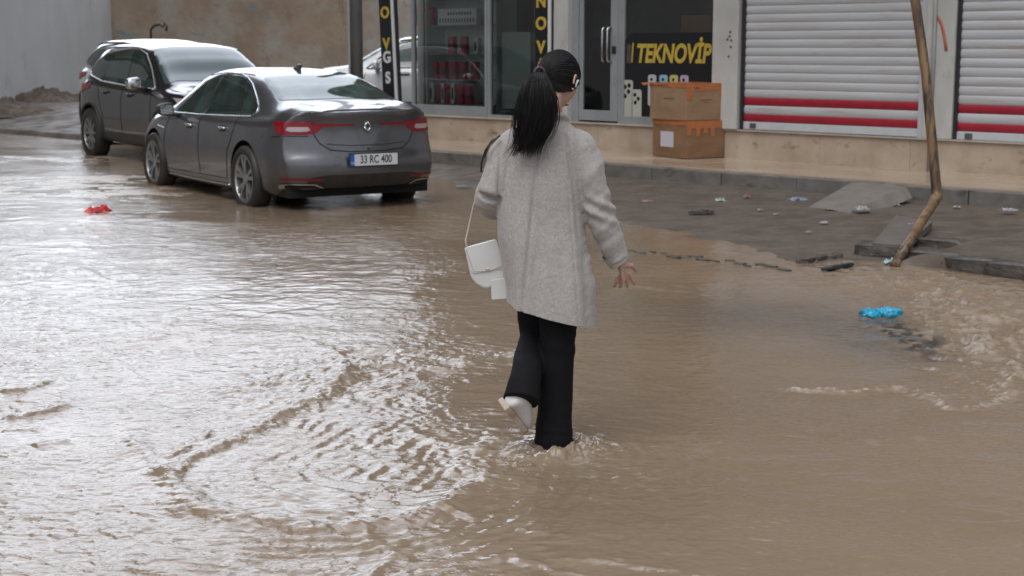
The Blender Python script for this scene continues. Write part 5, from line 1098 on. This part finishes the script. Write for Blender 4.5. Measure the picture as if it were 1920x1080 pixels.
cp, cr_ = spl(cen, [(.022, .022), (.038, .040), (.048, .062), (.044, .064), (.032, .050), (.010, .020)], 26)
rr_ = np.random.default_rng(3); 
for i, (p, r) in enumerate(zip(cp, cr_)): pass
b = len(q.v); n = 40
for i, (p, r) in enumerate(zip(cp, cr_)):
    for k in range(n):
        a = 2*PI*k/n; g = 1+.09*math.sin(a*9+i*.15)+.06*math.sin(a*17-i*.2); q.v.append((p.x+r[1]*math.cos(a)*g, p.y+r[0]*.75*math.sin(a)*g, p.z+.004*math.sin(a*5)))
for i in range(len(cp)-1):
    for k in range(n): q.f.append((b+i*n+k, b+i*n+(k+1) % n, b+(i+1)*n+(k+1) % n, b+(i+1)*n+k))
for s_ in range(1500):
    a = rr_.uniform(0, 2*PI); rad = rr_.uniform(.75, 1.22); L_ = rr_.uniform(.62, 1.16); w0 = rr_.uniform(.0009, .0022); pts = []; fl = rr_.normal(0, .013)-.004; fl2 = rr_.normal(0, .012); nn = 13
    for k in range(nn):
        t = k/(nn-1)*L_; i = min(t*(len(cp)-1), len(cp)-1.001); i0 = int(i); fr = i-i0; c = cp[i0].lerp(cp[i0+1], fr); r0, r1 = cr_[i0], cr_[i0+1]; rx = (r0[1]*(1-fr)+r1[1]*fr); ry = (r0[0]*(1-fr)+r1[0]*fr)*.75
        if t > .999: c = cp[-1]+(cp[-1]-cp[-3])*(t-1)*6
        rx = max(rx, .030) if t > .85 else rx
        pts.append(c+Vector((math.cos(a)*rx*rad+fl*t*t*1.6, math.sin(a)*ry*rad+fl2*t*t, .003*math.sin(t*9+s_)-.012*t*t*math.cos(a*2))))
    q.tube(pts, [w0*(1-.75*(k/(nn-1))**2) for k in range(nn)], 3, cap=False)
for s_ in range(900):                                         # combed strands over the cap, from hairline to tie
    ph = rr_.uniform(-PI, PI); th = rr_.uniform(.05, 1.9); pts = []; x, y, z = math.cos(ph)*math.sin(th), math.sin(ph)*math.sin(th), math.cos(th); s0 = head_pt(x*.101-.006, y*.083, z*.112+.010)
    if (s0-head_pt(.060, 0, .055)).dot((F*.80-Up*.45).normalized()) > 0 or (s0-head_pt(.004, 0, -.040)).dot((F*.50-Up*.86).normalized()) > .003: continue
    for k in range(8):
        p = s0.lerp(tie, k/7); l_ = p-head_pt(-.006, 0, .010); a, b_, c_ = l_.dot(F)/.103, l_.dot(Rt)/.085, l_.dot(Up)/.114; n_ = math.sqrt(a*a+b_*b_+c_*c_)+1e-6
        pts.append((head_pt(-.006, 0, .010)+l_/n_*(1.0+rr_.uniform(0, .012))) if k < 7 else tie)
    q.tube(pts, [.0009]+[.0016]*6+[.001], 3, cap=False)
for s_ in range(60):                                          # loose hairs on the crown and nape
    ph = rr_.uniform(-2.6, 2.6); th = rr_.uniform(.1, 1.6); x, y, z = -math.cos(ph)*math.sin(th), math.sin(ph)*math.sin(th), math.cos(th); p = head_pt(x*.104-.006, y*.085, z*.115+.010)
    pts = [p, p.lerp(tie, .3)+(p-HC).normalized()*rr_.uniform(.0, .006), p.lerp(tie, .6)+(p-HC).normalized()*.012]; q.tube(pts, [.0008, .0009, .0006], 3, cap=False)
q.build('ponytail', hairm, PR, smooth=True, fixn=False)
q = MB(); 
q.tube([tie+Vector((.020*math.cos(t), -.004+.006*math.sin(t), .020*math.sin(t))) for t in np.linspace(0, 2*PI, 20)], .0065, 8); q.build('hair_tie', mat('hair_tie', (.035, .012, .016), .5), PR, smooth=True)
# ---- shoulder bag (hangs on her left arm)
wb_ = mat('white_bag_leather', (.66, .66, .64), .38, 0, (.58, .575, .55), 5, 3, .08, 60, bdist=.002); gold = mat('gold_chain', (.62, .50, .36), .3, .8)
bb = PB + P(905, 500, .10); BG = root('shoulder_bag', 'small white shoulder bag hanging at her left side on a thin pale strap', 'bag', bb)
def Q(px, py, dy=0): return P(px, py, .10+dy)+PB-bb
m = MB(); pts = rounded([(Q(872, 465)[0], Q(0, 465)[2]), (Q(930, 449)[0], Q(0, 449)[2]), (Q(958, 515)[0], Q(0, 515)[2]), (Q(912, 543)[0], Q(0, 543)[2]), (Q(884, 524)[0], Q(0, 524)[2])], [.01, .01, .02, .035, .03], 5)
m.prism(pts, -.032, .032); m.build('bag_body', wb_, BG, bevel=.014, smooth=False)
m = MB(); pf = rounded([(Q(871, 465)[0], Q(0, 463)[2]), (Q(931, 449)[0], Q(0, 447)[2]), (Q(948, 500)[0], Q(0, 500)[2]), (Q(885, 516)[0], Q(0, 512)[2])], [.006, .006, .02, .02], 4); m.prism(pf, -.036, -.0325); m.build('flap', wb_, BG, bevel=.0015); m = MB(); m.tube([Q(874, 468, -.037), Q(888, 509, -.037), Q(918, 508, -.037), Q(943, 498, -.037)], .0012, 6); m.build('flap_stitching', mat('stitching', (.38, .36, .33), .7), BG); m = MB(); m.box(Q(913, 0)[0]-.008, Q(913, 0)[0]+.008, -.040, -.036, Q(0, 503)[2]-.006, Q(0, 503)[2]+.006); m.build('clasp', gold, BG, bevel=.002)
m = MB(); pf = rounded([(Q(921, 525)[0], Q(0, 522)[2]), (Q(948, 518)[0], Q(0, 518)[2]), (Q(950, 556)[0], Q(0, 556)[2]), (Q(922, 558)[0], Q(0, 558)[2])], .006, 3); m.prism(pf, -.055, -.036); m.build('coin_pouch', wb_, BG, bevel=.004)
m = MB(); m.tube([Q(875, 466, 0), Q(873, 450), Q(880, 420, -.0), Q(888, 385, -.02), Q(892, 374, -.03), Q(905, 366, -.05)], [(.0035, .005)]*6, 8); m.build('strap', mat('pale_strap', (.60, .55, .48), .4), BG, smooth=True)
m = MB(); m.tube([Q(877, 462), Q(872, 466), Q(875, 472), Q(880, 468), Q(877, 462)], .0035, 8); m.build('ring', gold, BG, smooth=True)
m = MB(); m.tube([Q(938, 254, -.14), Q(922, 264, -.14), Q(910, 282, -.13), Q(903, 305, -.12), Q(902, 322, -.11)], .004, 8); m.tube([Q(934, 258, -.15), Q(918, 272, -.15), Q(908, 296, -.14)], .003, 8); m.build('shoulder_chain', blackp, BG, smooth=True)
# ---- splash at the planted foot and drops from the lifted shoe
sw_m = mat('splash_water', (.36, .28, .21), .08, 0, (.46, .39, .32), 20, spec=.6)
m = MB(); r_ = np.random.default_rng(12); fx, fy = survey(1060, 838)
bm = bmesh.new()
def drop(x, y, z, s): bmesh.ops.create_icosphere(bm, subdivisions=1, radius=1, matrix=Matrix.Translation((x, y, z)) @ Matrix.Rotation(r_.uniform(0, 6), 4, 'Z') @ Matrix.Diagonal((s*r_.uniform(.8, 1.6), s, s*r_.uniform(.6, 1.5), 1)))
for k in range(420):
    a = r_.uniform(-.9, 3.4); rd = abs(r_.normal(.10, .035)); x = fx+rd*math.cos(a)*1.15-.01; y = fy+rd*math.sin(a)*.8-.02; z = abs(r_.normal(.006, .016))*(1 if math.cos(a) > -.2 else .5); drop(x, y, z, r_.uniform(.0015, .005))
for k in range(150):
    t = r_.uniform(0, 1); p = P(958, 800, -.08).lerp(P(945, 860, -.05), t)+PB; drop(p.x+r_.normal(0, .012), p.y+r_.normal(0, .02), max(.003, p.z*(1-.2*t)+r_.normal(0, .02)), r_.uniform(.001, .003))
for k in range(240):
    x, y = survey(r_.uniform(860, 1000), r_.normal(858, 14)); drop(x, y, abs(r_.normal(.003, .005)), r_.uniform(.0015, .004))
me = bpy.data.meshes.new('splash'); bm.to_mesh(me); bm.free(); o = link('splash', me, sw_m, None, True); props(o, 'splashing brown droplets round her planted foot', 'splash', kind='stuff')
